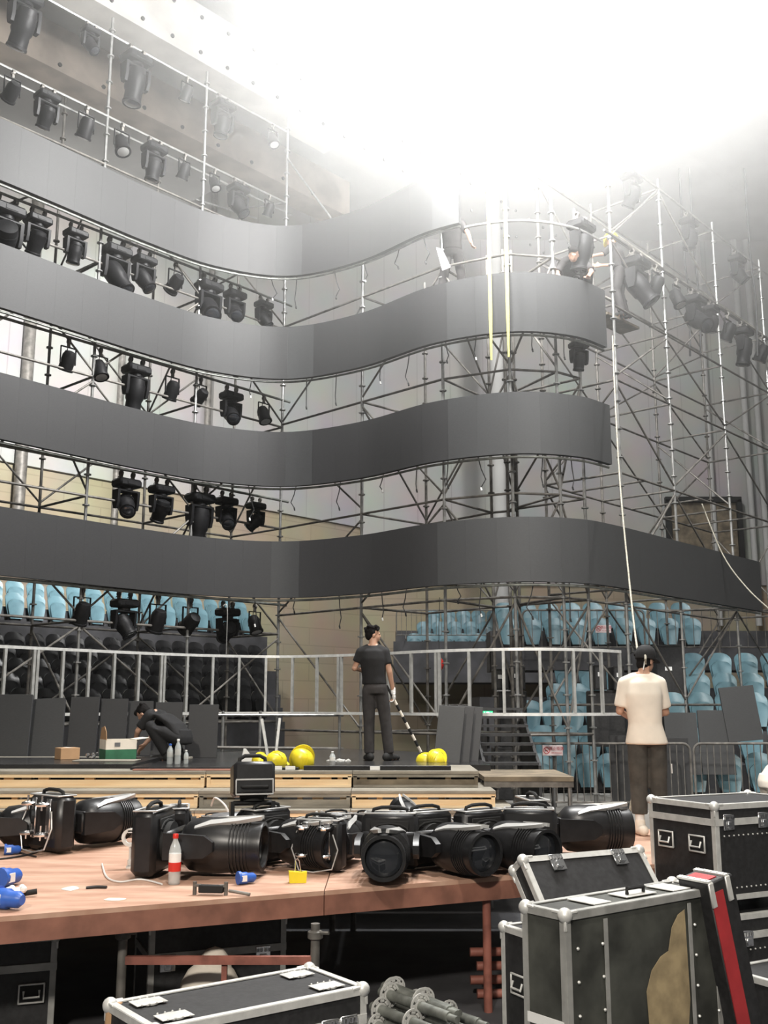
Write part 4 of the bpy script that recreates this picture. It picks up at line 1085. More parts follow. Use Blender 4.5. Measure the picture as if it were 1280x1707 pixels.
def tag_block(u_, v_, m, label, rz, hook=True):
    p = on_z(u_, v_, DKZ); r = thing('cable_connector' if m == 'blue_plastic' else 'yellow_tag', label, 'connector' if m == 'blue_plastic' else 'tag', p, (0, 0, rz))
    if m == 'blue_plastic':
        mb = MB().lathe([(.030, 0), (.042, .01), (.042, .06), (.034, .07), (.034, .11), (.02, .13)], (-.05, 0, .042), (1, 0, 0), 14); mb.build('plug_shell', m, r)
        MB().box((-.02, -.04, .045), (.04, .006, .04)).build('sticker', 'label_white', r)
        MB().lathe([(.046, 0), (.046, .02)], (-.055, 0, .046), (1, 0, 0), 14).build('collar', m, r)
    else:
        MB().prism([(-.06, 0), (.06, 0), (.065, .075), (.03, .07), (-.065, .08)], (1, 0, 0), (0, 0, 1), (0, -.03, 0), (0, .06, 0)).build('tag_body', m, r, smooth=0)
        MB().path([(-.02, 0, .07), (-.02, 0, .15), (-.005, 0, .165), (.01, 0, .15), (.025, 0, .07)], .004, 6).build('wire_hook', 'chrome', r)
    return r
tag_block(408, 1474, 'blue_plastic', 'blue plug end lying by the muzzle of the long lamp', R(30))
tag_block(496, 1471, 'yellow_plastic', 'bright yellow plastic tag with a wire hook on the deck', R(8))
b1_ = tag_block(12, 1478, 'blue_plastic', 'upper of two blue plugs at the deck edge corner', R(70)); b1_.scale = (1.5,) * 3
b1_ = tag_block(10, 1516, 'blue_plastic', 'lower of two blue plugs, with a white sticker, at the deck edge corner', R(-20)); b1_.scale = (1.5,) * 3
b1_ = tag_block(18, 1425, 'blue_plastic', 'small blue plug under the cut off lamp', R(20))
b1_ = tag_block(42, 1412, 'blue_plastic', 'dark blue plug lying before the plank tiers', R(0))
p = on_z(28, 1495, DKZ); mb = MB()
for i in range(9): mb.ball((random.uniform(-.06, .06), random.uniform(-.05, .05), .03 + random.uniform(0, .03)), random.uniform(.02, .035), 6, 5)
o = mb.build('paper_wad', 'white_plastic', smooth=0); o.location = p; tag(o, 'crumpled white paper between the two big blue plugs', 'paper')
p = on_z(45, 1496, DKZ); o = MB().lathe([(.018, 0), (.018, .11)], (-.05, 0, .02), (.95, .3, 0.12), 12).build('dark_ferrule', 'rubber'); o.location = p; tag(o, 'short dark metal tube lying near the blue plugs', 'tube')
def flat_scrap(u_, v_, sx, sy, m, label):
    p = on_z(u_, v_, DKZ); rn = random.Random(u_); n = 11
    poly = [(sx * math.cos(2 * math.pi * i / n) * rn.uniform(.7, 1.1), sy * math.sin(2 * math.pi * i / n) * rn.uniform(.7, 1.1)) for i in range(n)]
    o = MB().prism(poly, (1, 0, 0), (0, 1, 0), (0, 0, 0), (0, 0, .004)).build('paper_scrap', m, smooth=0); o.location = p + V((0, 0, .001)); return tag(o, label, 'paper scrap')
flat_scrap(118, 1482, .06, .09, 'label_white', 'torn white paper scrap on the deck near the edge')
flat_scrap(192, 1500, .085, .05, 'cloth_cream', 'flat cream paper scrap close to the deck edge')
p = on_z(160, 1482, DKZ)
cable([p + V((-.07, 0, .006)), p + V((0, .02, .01)), p + V((.07, .015, .008))], .012, 'short dark cable end lying on the deck between two scraps')
# silver double hook clamp standing at the base of the long lamp
p = on_z(222, 1447, DKZ); r = thing('hook_clamp', 'silver double hook clamp standing on the deck beside the long lamp', 'clamp', p)
mb = MB().lathe_ring((-.03, 0, .23), (0, 1, 0), .045, .07, .03, 16); mb.lathe_ring((.05, .01, .22), (0, 1, 0), .03, .05, .03, 14); mb.box((.03, 0, .275), (.16, .03, .02)); mb.build('hook_jaw', 'aluminium', r)
for x in (-.03, .04):
    mb = MB().tube((x, 0, .04), (x, 0, .19), .010, n=8); mb.tube((x, 0, .02), (x, 0, .06), .018, n=8); mb.build('threaded_rod', 'aluminium', r)
MB().box((.01, 0, .008), (.12, .06, .016)).build('foot_plate', 'aluminium', r)
MB().box((.03, -.012, .165), (.09, .03, .03), ch=.006).build('blue_tie', 'blue_plastic', r)
p = on_z(352, 1492, DKZ); r = thing('truss_clamp', 'dark iron clamp lying at the deck edge before the long lamp', 'clamp', p, (0, 0, R(-6)))
mb = MB().box((-.0, 0, .04), (.17, .05, .05), ch=.006); mb.build('clamp_body', 'rubber', r)
for x in (-.115, .10):
    mb = MB().tube((x, 0, .0), (x, 0, .085), .014, n=8); mb.box((x + (.02 if x < 0 else -.02), 0, .06), (.05, .03, .015)); mb.build('jaw_bolt', 'galvanised_dark', r)
MB().tube((.12, .0, .03), (.27, -.02, .012), .011, n=8).build('threaded_rod', 'galvanised_dark', r)
# ------------------------------------------------------------------ people
import bmesh
def loft(mb, rings, n=20):
    """rings of (centre, rx, ry[, yaw]) stacked into a closed form"""
    vs = []; m = len(rings)
    for rg in rings:
        c, rx, ry = V(rg[0]), rg[1], rg[2]; yw = rg[3] if len(rg) > 3 else 0; tl = rg[4] if len(rg) > 4 else None
        for i in range(n):
            a = 2 * math.pi * i / n; x, y = rx * math.cos(a), ry * math.sin(a)
            p = V((x, y, 0))
            if tl: p = Matrix.Rotation(tl, 3, 'Y') @ p
            p = Matrix.Rotation(yw, 3, 'Z') @ p; vs.append(c + p)
    fs = [(k * n + i, k * n + (i + 1) % n, (k + 1) * n + (i + 1) % n, (k + 1) * n + i) for k in range(m - 1) for i in range(n)]
    fs += [tuple(reversed(range(n))), tuple(range((m - 1) * n, m * n))]
    return mb.add(vs, fs)
def limb(mb, pts, rs, n=12):
    pts = [V(p) for p in pts]; mb.path(pts, list(rs), n)
    for p, r_ in zip(pts, rs): mb.ball(p, r_, 12, 8)
    return mb
def blob(name, mb, voxel, m, parent, sm=4):
    me = bpy.data.meshes.new(name); me.from_pydata([tuple(p) for p in mb.v], [], mb.f)
    bm = bmesh.new(); bm.from_mesh(me); bmesh.ops.recalc_face_normals(bm, faces=bm.faces); bm.to_mesh(me); bm.free()
    o = bpy.data.objects.new(name, me); COL.objects.link(o)
    md = o.modifiers.new('r', 'REMESH'); md.mode = 'VOXEL'; md.voxel_size = voxel
    s2 = o.modifiers.new('s', 'SMOOTH'); s2.iterations = sm; s2.factor = .5
    bpy.context.view_layer.update()
    me2 = bpy.data.meshes.new_from_object(o.evaluated_get(bpy.context.evaluated_depsgraph_get()))
    bpy.data.objects.remove(o)
    me2.polygons.foreach_set('use_smooth', [True] * len(me2.polygons)); me2.materials.clear(); me2.materials.append(M(m))
    o = bpy.data.objects.new(name, me2); COL.objects.link(o); o.parent = parent
    return o
def hand(mb, wrist, d, side, curl=.6, s=1.):
    """palm and five bent fingers; d = pointing direction, side = thumb direction"""
    w_ = V(wrist); d = V(d).normalized(); t = (V(side) - d * V(side).dot(d)).normalized(); nrm = d.cross(t)
    palm = w_ + d * .05 * s
    for a, r_ in ((.012, .026), (.035, .034), (.062, .036), (.082, .032)):
        c = w_ + d * a * s
        for q in (-.022, 0, .022): mb.ball(c + t * q * s, r_ * .62 * s, 8, 6)
    for k, L in enumerate((.066, .078, .072, .056)):
        b0 = w_ + d * .085 * s + t * (.030 - .020 * k) * s; p = b0; pts = [b0]; dd = d.copy()
        for j, f in enumerate((.45, .32, .23)):
            dd = (Matrix.Rotation(curl * (.7 if j else .5), 3, t) @ dd); p = p + dd * L * f * 1.25 * s; pts.append(p)
        limb(mb, pts, [.0095 * s, .009 * s, .0085 * s, .0075 * s], 8)
    b0 = w_ + d * .03 * s + t * .03 * s; dd = (d * .6 + t * .8).normalized(); p1_ = b0 + dd * .04 * s; p2_ = p1_ + (d * .9 + t * .15 + nrm * .3).normalized() * .03 * s
    limb(mb, [b0, p1_, p2_], [.012 * s, .0105 * s, .009 * s], 8)
def head_shape(mb, c, yaw, s=1., tilt=0):
    Rz = Matrix.Rotation(yaw, 3, 'Z') @ Matrix.Rotation(tilt, 3, 'X'); c = V(c)
    def B(p, r_): 
        k = len(mb.v); mb.ball((0, 0, 0), r_, 14, 10); 
        for i in range(k, len(mb.v)): mb.v[i] = c + Rz @ (mb.v[i] * s + V(p) * s)
    B((0, -.01, .035), (.074, .094, .085)); B((0, .02, -.03), (.058, .070, .075)); B((0, .045, -.075), (.036, .035, .028))
    B((0, .092, -.015), (.012, .018, .022)); B((0, .088, .02), (.030, .012, .010)); B((0, .083, -.052), (.024, .012, .008)); B((0, .082, -.066), (.020, .010, .007))
    for q in (-1, 1): B((q * .075, -.005, -.01), (.010, .022, .032)); B((q * .028, .082, .012), (.012, .008, .007))
def hair_shape(mb, c, yaw, s=1., tilt=0, seed=2):
    Rz = Matrix.Rotation(yaw, 3, 'Z') @ Matrix.Rotation(tilt, 3, 'X'); c = V(c); rn = random.Random(seed)
    def B(p, r_):
        k = len(mb.v); mb.ball((0, 0, 0), r_, 12, 8)
        for i in range(k, len(mb.v)): mb.v[i] = c + Rz @ (mb.v[i] * s + V(p) * s)
    B((0, -.03, .055), (.083, .090, .080)); B((0, -.055, .0), (.074, .058, .075)); B((0, .04, .09), (.068, .055, .042)); B((-.062, -.02, .03), (.024, .04, .05)); B((.062, -.02, .03), (.024, .04, .05))
    for i in range(16): B((rn.uniform(-.07, .07), rn.uniform(-.1, .06), .09 + rn.uniform(-.03, .035)), rn.uniform(.018, .03))
def shoe(mb, p, yaw, L=.27):
    Rz = Matrix.Rotation(yaw, 3, 'Z'); p = V(p)
    for (y, r_, z) in ((-.06, .045, .05), (.0, .046, .05), (.07, .045, .042), (.13, .042, .036), (.17, .034, .032)):
        k = len(mb.v); mb.ball((0, 0, 0), (r_, r_ * 1.3, z), 12, 8)
        for i in range(k, len(mb.v)): mb.v[i] = p + Rz @ (mb.v[i] + V((0, y, z * .9)))
def person(label, loc, rz, J, mats, height_scale=1.0, hair=True, cap=False, helmet=None, gloves=False, voxel=.011, fine=True):
    """J: joint dictionary in local metres; facing +y"""
    r = thing('person', label, 'person', loc, (0, 0, rz)); r.scale = (height_scale,) * 3
    g = lambda k: V(J[k])
    hc, hy, ht = g('head'), J.get('head_yaw', 0), J.get('head_tilt', 0)
    mb = MB(); head_shape(mb, hc, hy, 1., ht)
    neck = g('neck'); limb(mb, [neck - V((0, 0, .04)), neck.lerp(hc, .6)], [.058, .054])
    loft_t = [(g('pelvis'), .15, .10, J.get('yaw', 0)), (g('waist'), .135, .095, J.get('yaw', 0)), (g('chest'), .16, .105, J.get('yaw', 0)), (neck - V((0, 0, .05)), .10, .07, J.get('yaw', 0))]
    loft(mb, loft_t)
    for s in 'lr':
        limb(mb, [g('sh_' + s), g('el_' + s), g('wr_' + s)], [.050, .040, .028])
        limb(mb, [g('sh_' + s).lerp(neck, .7), g('sh_' + s)], [.05, .052])
        limb(mb, [g('hip_' + s), g('kn_' + s), g('an_' + s)], [.080, .056, .040])
        shoe(mb, g('an_' + s) * 1 + V((0, 0, -g('an_' + s).z + J.get('foot_z_' + s, 0))), J.get('foot_' + s, 0), .25)
        hand(mb, g('wr_' + s), J['hd_' + s], J['th_' + s], J.get('curl', .6))
    blob('body', mb, min(voxel, .008) if fine else voxel, 'skin', r, 2)
    # shirt
    mb = MB(); yw = J.get('yaw', 0); hem = V(J['hem'])
    F = J.get('fit', 1.); fl = J.get('flare', 1.)
    loft(mb, [(hem, .172 * F * fl, .125 * F * fl, yw), (g('waist') * 1, .163 * F, .120 * F, yw), (g('chest'), .185 * F, .128 * F, yw), (g('chest').lerp(neck, .6), .165 * F, .112 * F, yw), (neck - V((0, 0, .035)), .095, .078, yw), (neck + V((0, 0, .0)), .066, .066, yw)], 24)
    for s in 'lr':
        a, b_ = g('sh_' + s), g('el_' + s); e = a.lerp(b_, J.get('sleeve', .75))
        limb(mb, [a.lerp(neck, .55), a], [.062 * F, .068 * F]); mb.path([a, a.lerp(e, .5), e], [.068 * F, .066 * F, .068 * F], 14); mb.ball(a, .068 * F, 12, 8)
    blob('shirt', mb, voxel, mats[0], r, 14)
    # trousers
    mb = MB(); W = J.get('wide', 1.)
    pv = g('pelvis'); loft(mb, [(pv + V((0, 0, .10)), .135, .095, yw), (pv, .168 * (1 + .3 * (W - 1)), .125, yw), (pv - V((0, 0, .09)), .165 * (1 + .3 * (W - 1)), .12, yw)], 20)
    for s in 'lr':
        h_, k_, a_ = g('hip_' + s), g('kn_' + s), g('an_' + s)
        a2 = k_.lerp(a_, J.get('leg_len', .97))
        limb(mb, [h_, h_.lerp(k_, .5), k_, k_.lerp(a2, .5)], [.092 * W, .090 * W, .078 * W, .074 * W]); mb.path([k_, k_.lerp(a2, .5), a2], [.078 * W, .074 * W, .070 * W], 14)
    blob('trousers', mb, voxel, mats[1], r, 8)
    for s in 'lr':
        mb = MB(); a_ = g('an_' + s); shoe(mb, (a_.x, a_.y, J.get('foot_z_' + s, 0)), J.get('foot_' + s, 0)); limb(mb, [(a_.x, a_.y, J.get('foot_z_' + s, 0) + .06), (a_.x, a_.y, J.get('foot_z_' + s, 0) + .11)], [.046, .046])
        k = len(mb.v)
        for i in range(k): mb.v[i] = V((a_.x, a_.y, J.get('foot_z_' + s, 0))) + (mb.v[i] - V((a_.x, a_.y, J.get('foot_z_' + s, 0)))) * 1.10
        blob('shoe', mb, .009, mats[2], r, 2)
    if gloves:
        for s in gloves:
            mb = MB(); hand(mb, g('wr_' + s), J['hd_' + s], J['th_' + s], J.get('curl', .6), 1.12); limb(mb, [g('wr_' + s) - V(J['hd_' + s]).normalized() * .03, g('wr_' + s) + V(J['hd_' + s]).normalized() * .02], [.034, .034])
            blob('glove', mb, .006, 'cloth_white', r, 2)
    if hair:
        mb = MB(); hair_shape(mb, hc - V((0, 0, .035 if cap else 0)), hy, .93 if cap else 1., ht); blob('hair', mb, .008, 'hair_black', r, 2)
    Rz = Matrix.Rotation(hy, 3, 'Z') @ Matrix.Rotation(ht, 3, 'X')
    if cap or helmet:
        m_ = 'cloth_black' if cap else helmet; k_ = 1.0 if cap else 1.22
        mb = MB().lathe([(.100 * k_, -.03), (.104 * k_, 0), (.100 * k_, .04), (.08 * k_, .085), (.045 * k_, .108), (.01, .116)], n=20, sy=1.12)
        mb.v = [hc + Rz @ (p + V((0, -.01, .045))) for p in mb.v]; c_ = mb.build('cap_crown' if cap else 'helmet', m_, r)
        mb = MB(); n = 9; vs = []
        for i in range(n):
            a = math.pi * i / (n - 1); x = .095 * k_ * math.cos(a)
            vs += [(x, .03, .02), (x * .95, .05 + .14 * math.sin(a), .005 - .02 * math.sin(a))]
        top = vs; bot = [(x, y, z - .012) for x, y, z in vs]; N = len(vs); fs = []
        for i in range(n - 1):
            a, b_, c2_, d_ = 2 * i, 2 * i + 1, 2 * i + 3, 2 * i + 2
            fs += [(a, b_, c2_, d_), (N + a, N + d_, N + c2_, N + b_), (b_, N + b_, N + c2_, c2_), (a, d_, N + d_, N + a)]
        fs += [(0, N, N + 1, 1), (N - 2, N - 1, 2 * N - 1, 2 * N - 2)]
        mb.add(vs + bot, fs); mb.v = [hc + Rz @ (p + V((0, -.01, .03))) for p in mb.v]; mb.build('cap_brim' if cap else 'helmet_brim', m_, c_)
    return r
# standing worker on the stage (seen from behind, face turned to the seats)
p = on_z(632, 1268, 1.48)
J = dict(head=(-.085, .03, 1.645), head_yaw=R(-78), neck=(-.085, 0, 1.50), chest=(-.085, 0, 1.32), waist=(-.07, 0, 1.08), pelvis=(-.055, 0, .95), hem=(-.065, 0, .985), yaw=R(-12),
    sh_l=(-.25, .01, 1.415), el_l=(-.33, .03, 1.20), wr_l=(-.20, .24, 1.17), hd_l=(.8, .6, .0), th_l=(0, 0, 1),
    sh_r=(.075, -.01, 1.415), el_r=(.135, -.02, 1.15), wr_r=(.185, .06, .90), hd_r=(.05, .1, -1), th_r=(-.3, 1, 0),
    hip_l=(-.14, 0, .90), kn_l=(-.135, .02, .49), an_l=(-.13, 0, .08), hip_r=(.03, 0, .90), kn_r=(.085, .03, .49), an_r=(.13, .02, .08), foot_l=R(15), foot_r=R(-35), sleeve=.62, fit=.98, wide=.98, curl=1.0)
w1 = person('standing worker in black polo and dark grey trousers, seen from behind on the stage', p + V((0, 0, .05 if False else 0)), 0, J, ('cloth_black', 'cloth_grey', 'rubber'), 1.0, gloves='lr')
# striped pole he holds
r = thing('striped_pole', 'black and cream striped pole slanting from the standing worker to the stage floor', 'pole', p)
A_, B_ = V((.19, .09, .80)), V((.60, .30, .02))
for i in range(10):
    a, b_ = A_.lerp(B_, i / 10), A_.lerp(B_, (i + 1) / 10); MB().tube(a, b_, .019, n=10).build('stripe', 'cloth_cream' if i % 2 == 0 else 'rubber', r)
MB().tube(A_ + (A_ - B_) * .22, A_, .017, n=10).build('grip', 'rubber', r)
# worker in the cream shirt on the deck
p = V((2.62, 10.42, DKZ))
J = dict(head=(.04, .05, 1.66), head_yaw=R(-55), head_tilt=R(-8), neck=(-.01, .0, 1.53), chest=(-.02, -.02, 1.33), waist=(-.01, -.01, 1.05), pelvis=(.0, 0, .93), hem=(.0, 0, .85), yaw=R(-8),
    sh_l=(-.19, .02, 1.44), el_l=(-.24, .05, 1.17), wr_l=(-.12, .27, 1.12), hd_l=(.7, .7, .1), th_l=(0, 0, 1),
    sh_r=(.155, .0, 1.44), el_r=(.215, .06, 1.16), wr_r=(.13, .29, 1.10), hd_r=(-.5, .8, .1), th_r=(0, 0, 1),
    hip_l=(-.09, 0, .88), kn_l=(-.09, .03, .48), an_l=(-.10, 0, .08), hip_r=(.09, 0, .88), kn_r=(.10, .03, .48), an_r=(.11, .03, .08), foot_l=R(10), foot_r=R(-15), sleeve=.85, fit=1.0, flare=1.22, wide=1.10, leg_len=.72, curl=.7)
w2 = person('worker in cream T-shirt, black cap and dark baggy trousers, seen from behind by the trunks', p, 0, J, ('cloth_cream', 'cloth_khaki', 'cloth_cream'), 1.02, cap=True)
MB().path([(-.02, -.07, 1.57), (-.01, -.075, 1.61), (.0, -.06, 1.65)], .005, 6).build('lanyard', 'label_white', w2)
MB().box((.235, .02, .62), (.006, .03, .09)).build('pocket_tag', 'label_white', w2)
for a_ in (J['an_l'], J['an_r']):
    MB().tube((a_[0], a_[1], .10), (a_[0], a_[1], .30), .042, .046, n=12).build('sock', 'cloth_white', w2)
# crouching worker among the panels
p = V((at(281, 1266, 13.9).x, 13.9, 1.48))
J = dict(head=(0, .40, .60), head_yaw=0, head_tilt=R(-55), neck=(0, .27, .63), chest=(0, .14, .60), waist=(0, -.06, .48), pelvis=(0, -.20, .30), hem=(0, -.17, .33), yaw=0,
    sh_l=(-.17, .22, .58), el_l=(-.20, .36, .38), wr_l=(-.10, .46, .22), hd_l=(.3, .5, -.6), th_l=(1, 0, .3),
    sh_r=(.17, .22, .58), el_r=(.20, .33, .36), wr_r=(.11, .43, .20), hd_r=(-.3, .5, -.6), th_r=(-1, 0, .3),
    hip_l=(-.10, -.18, .28), kn_l=(-.19, .18, .44), an_l=(-.15, -.06, .08), hip_r=(.10, -.18, .28), kn_r=(.19, .16, .42), an_r=(.15, -.08, .08), sleeve=.8, fit=1.05)
person('worker in black crouching bent over behind the green carton', p, R(72), J, ('cloth_black', 'cloth_black', 'rubber'), 1.0)
# rigger on the plank behind the third screen, head hidden by the top screen
q = pk[0].lerp(pk[1], .45); q2_ = pk[0].lerp(pk[1], .5)
J = dict(head=(.02, .06, 1.64), head_yaw=0, neck=(.02, .03, 1.50), chest=(.01, .02, 1.32), waist=(0, 0, 1.08), pelvis=(0, 0, .93), hem=(0, 0, .95), yaw=0,
    sh_l=(-.17, .02, 1.42), el_l=(-.28, .12, 1.2), wr_l=(-.34, .2, .98), hd_l=(-.3, .3, -1), th_l=(0, 1, 0), sh_r=(.19, .02, 1.42), el_r=(.27, .16, 1.6), wr_r=(.25, .25, 1.82), hd_r=(0, 0, 1), th_r=(-1, 0, 0),
    hip_l=(-.09, 0, .9), kn_l=(-.15, .0, .49), an_l=(-.19, -.02, .08), hip_r=(.09, 0, .9), kn_r=(.14, .03, .49), an_r=(.22, .0, .08), sleeve=.8)
person('rigger in dark clothes standing on the plank, head hidden by the topmost screen', V((1.17, 16.35, 8.905)), R(170), J, ('cloth_grey', 'cloth_grey', 'rubber'), 1.0, fine=False)
o = MB().prism([(0, 0), (.10, -.03), (.24, -.36), (.10, -.42)], (1, 0, 0), (0, 0, 1), (0, 0, 0), (0, .012, 0)).build('white_sheet', 'label_white', smooth=0); o.location = at(727, 412, 16.15) ; tag(o, 'white folded sheet held beside the rigger on the plank', 'sheet')
# helmeted rigger on the tower corner
J = dict(head=(.02, .14, 1.56), head_yaw=R(-30), head_tilt=R(-25), neck=(.0, .08, 1.44), chest=(.0, .04, 1.28), waist=(0, 0, 1.06), pelvis=(0, -.02, .93), hem=(0, 0, .95), yaw=0,
    sh_l=(-.17, .06, 1.37), el_l=(-.26, .24, 1.2), wr_l=(-.2, .42, 1.24), hd_l=(.2, 1, .1), th_l=(0, 0, 1), sh_r=(.17, .06, 1.37), el_r=(.25, .22, 1.18), wr_r=(.2, .42, 1.2), hd_r=(-.2, 1, .1), th_r=(0, 0, 1),
    hip_l=(-.08, -.02, .9), kn_l=(-.08, .06, .5), an_l=(-.06, -.02, .08), hip_r=(.08, -.02, .9), kn_r=(.09, .04, .5), an_r=(.12, -.05, .08), sleeve=.95)
hp = V((4.32, 17.55, 9.12))
person('rigger in a yellow helmet leaning on the tower rail at the screen corner', hp, R(60), J, ('cloth_grey', 'cloth_grey', 'rubber'), .98, hair=False, helmet='yellow_plastic', fine=False)
plank('short plank under the helmeted rigger on the tower', (4.0, 17.25, 9.11 - .045), (4.75, 18.0, 9.11 - .045), .4)
# crouching rigger at the bulge
J = dict(head=(0, .42, .62), head_yaw=0, head_tilt=R(-35), neck=(0, .28, .66), chest=(0, .14, .62), waist=(0, -.06, .48), pelvis=(0, -.20, .30), hem=(0, -.17, .33), yaw=0,
    sh_l=(-.17, .22, .6), el_l=(-.27, .33, .36), wr_l=(-.2, .5, .20), hd_l=(.1, 1, -.6), th_l=(1, 0, .3), sh_r=(.17, .22, .6), el_r=(.27, .33, .36), wr_r=(.2, .48, .18), hd_r=(-.1, 1, -.6), th_r=(-1, 0, .3),
    hip_l=(-.10, -.18, .28), kn_l=(-.24, .16, .42), an_l=(-.20, -.06, .08), hip_r=(.10, -.18, .28), kn_r=(.24, .16, .42), an_r=(.20, -.06, .08), sleeve=.85)
q = pk2[0].lerp(pk2[1], .5)
person('rigger squatting on the plank above the third screen corner, hands on its edge', V((3.22, 16.32, 8.905)), R(172), J, ('cloth_grey', 'cloth_grey', 'rubber'), 1.05, fine=False)
# bending worker in beige at the picture edge
J = dict(head=(0, .62, 1.22), head_yaw=0, head_tilt=R(-60), neck=(0, .50, 1.30), chest=(0, .34, 1.28), waist=(0, .10, 1.14), pelvis=(0, -.06, .95), hem=(0, -.02, .98), yaw=0,
    sh_l=(-.18, .44, 1.24), el_l=(-.22, .5, .98), wr_l=(-.16, .6, .76), hd_l=(.1, .3, -1), th_l=(1, 0, .3), sh_r=(.18, .44, 1.24), el_r=(.22, .5, .98), wr_r=(.16, .6, .76), hd_r=(-.1, .3, -1), th_r=(-1, 0, .3),
    hip_l=(-.09, -.05, .92), kn_l=(-.1, .02, .5), an_l=(-.1, -.04, .08), hip_r=(.09, -.05, .92), kn_r=(.1, .02, .5), an_r=(.1, -.04, .08), sleeve=.8, fit=1.15)
person('worker in beige bending forward before the barrier, cut by the picture edge', V((5.90, 16.0, 0)), R(-80), J, ('cloth_cream', 'cloth_cream', 'rubber'), 1.12, cap=False)
# ------------------------------------------------------------------ loose LED panels leaning about
def lean_panel(u0, u1, vtop, D, label, m, zb=1.48, tilt=8, rz=0, roll=0, H=None, group=None):
    b0 = at(u0, 1262, D).x; b1 = at(u1, 1262, D).x; top = at((u0 + u1) / 2, vtop, D).z
    Hh = H or (top - zb); W_ = b1 - b0
    r = thing('loose_led_panel', label, 'LED panel', ((b0 + b1) / 2, D, zb), (R(-tilt), R(roll), R(rz)), group)
    MB().box((0, 0, Hh / 2), (W_, .018, Hh), ch=.003).build('screen_face', m, r, smooth=0)
    mb = MB().box((0, .035, Hh / 2), (W_ - .02, .05, Hh - .02)); mb.build('back_shell', 'led_back', r, smooth=0)
    mb = MB(); mb.path([(-.07, .06, Hh * .5), (-.06, .085, Hh * .5), (.06, .085, Hh * .5), (.07, .06, Hh * .5)], .008, 6); mb.build('grip', 'rubber', r)
    return r
G_ = 'black LED panels leaning on the stage'
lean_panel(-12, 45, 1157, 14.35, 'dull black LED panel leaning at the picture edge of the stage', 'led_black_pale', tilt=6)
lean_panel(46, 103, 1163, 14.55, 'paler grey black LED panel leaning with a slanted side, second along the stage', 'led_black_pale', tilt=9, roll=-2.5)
lean_panel(110, 158, 1161, 14.75, 'dark LED panel leaning behind the brown cardboard box', 'led_black', tilt=7)
lean_panel(161, 207, 1164, 14.95, 'dark LED panel leaning behind the green carton', 'led_black', tilt=7)
lean_panel(208, 250, 1168, 15.15, 'dark LED panel leaning behind the crouching worker head', 'led_black', tilt=7)
lean_panel(254, 300, 1170, 15.3, 'dark LED panel leaning behind the crouching worker back', 'led_black', tilt=7)
lean_panel(311, 361, 1174, 14.5, 'dark LED panel standing alone behind the two bottles', 'led_black', tilt=6)
for i, (u0, u1, D) in enumerate(((722, 766, 13.3), (738, 782, 13.55), (754, 797, 13.8))):
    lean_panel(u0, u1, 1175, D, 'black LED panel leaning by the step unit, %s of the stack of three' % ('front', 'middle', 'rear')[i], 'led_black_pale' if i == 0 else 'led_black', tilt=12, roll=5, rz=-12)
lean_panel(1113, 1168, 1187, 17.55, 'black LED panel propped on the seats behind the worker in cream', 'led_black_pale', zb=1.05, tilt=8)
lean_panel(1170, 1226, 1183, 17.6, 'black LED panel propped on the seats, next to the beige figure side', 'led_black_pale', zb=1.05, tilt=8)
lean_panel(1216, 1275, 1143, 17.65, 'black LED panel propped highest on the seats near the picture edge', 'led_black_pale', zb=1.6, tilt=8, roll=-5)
lean_panel(1018, 1062, 1226, 17.5, 'black LED panel standing upright behind the barrier beside the blue seats', 'led_black', zb=.5, tilt=4)
lean_panel(1098, 1150, 1230, 17.5, 'black LED panel standing behind the barrier end', 'led_black', zb=.5, tilt=4)
# ------------------------------------------------------------------ cartons, bottles and helmets on the stage
ZS = 1.48 + .05
def onst(u_, v_, D=None): 
    q = on_z(u_, v_, ZS); return q
p = at(112, 1257, 13.2); p.z = ZS
r = thing('cardboard_box', 'closed brown cardboard box on the black board', 'box', p, (0, 0, R(35)))
MB().box((0, 0, .07), (.24, .24, .14), ch=.004).build('carton_body', 'cardboard', r, smooth=0)
MB().box((0, 0, .1412), (.05, .24, .002)).build('tape_strip', 'cloth_cream', r, smooth=0)
p = at(196, 1258, 13.3); p.z = ZS
r = thing('open_carton', 'open white and green carton with raised brown flap before the crouching worker', 'box', p, (0, 0, R(28)))
mb = MB()
for (c, d) in (((0, -.17, .06), (.38, .008, .12)), ((0, .17, .06), (.38, .008, .12)), ((-.19, 0, .06), (.008, .34, .12)), ((.19, 0, .06), (.008, .34, .12)), ((0, 0, .005), (.38, .34, .01))): mb.box(c, d)
mb.build('carton_base', 'green_print', r, smooth=0)
mb = MB()
for (c, d) in (((0, -.17, .18), (.38, .008, .12)), ((0, .17, .18), (.38, .008, .12)), ((-.19, 0, .18), (.008, .34, .12)), ((.19, 0, .18), (.008, .34, .12))): mb.box(c, d)
mb.build('carton_wall', 'cloth_cream', r, smooth=0)
MB().prism([(-.18, 0), (.17, 0), (.12, .15), (-.04, .17), (-.15, .10)], (0, 1, 0), (0, 0, 1), (-.185, 0, .235), (-.006, 0, .0)).build('raised_flap', 'cardboard', r, smooth=0)
MB().prism([(0, 0), (.16, .02), (.16, .025), (0, .006)], (1, 0, 0), (0, 0, 1), (.19, -.17, .235), (0, .34, 0)).build('folded_flap', 'cloth_cream', r, smooth=0)
MB().box((-.05, -.1755, .18), (.07, .003, .05)).build('print_mark', 'fixture_grey', r, smooth=0)
sheet(-3.75, -3.0, 12.6, 12.95, ZS, .012, 'small pale sheet lying in front of the green carton', 'board_grey', 'paper_sheet')
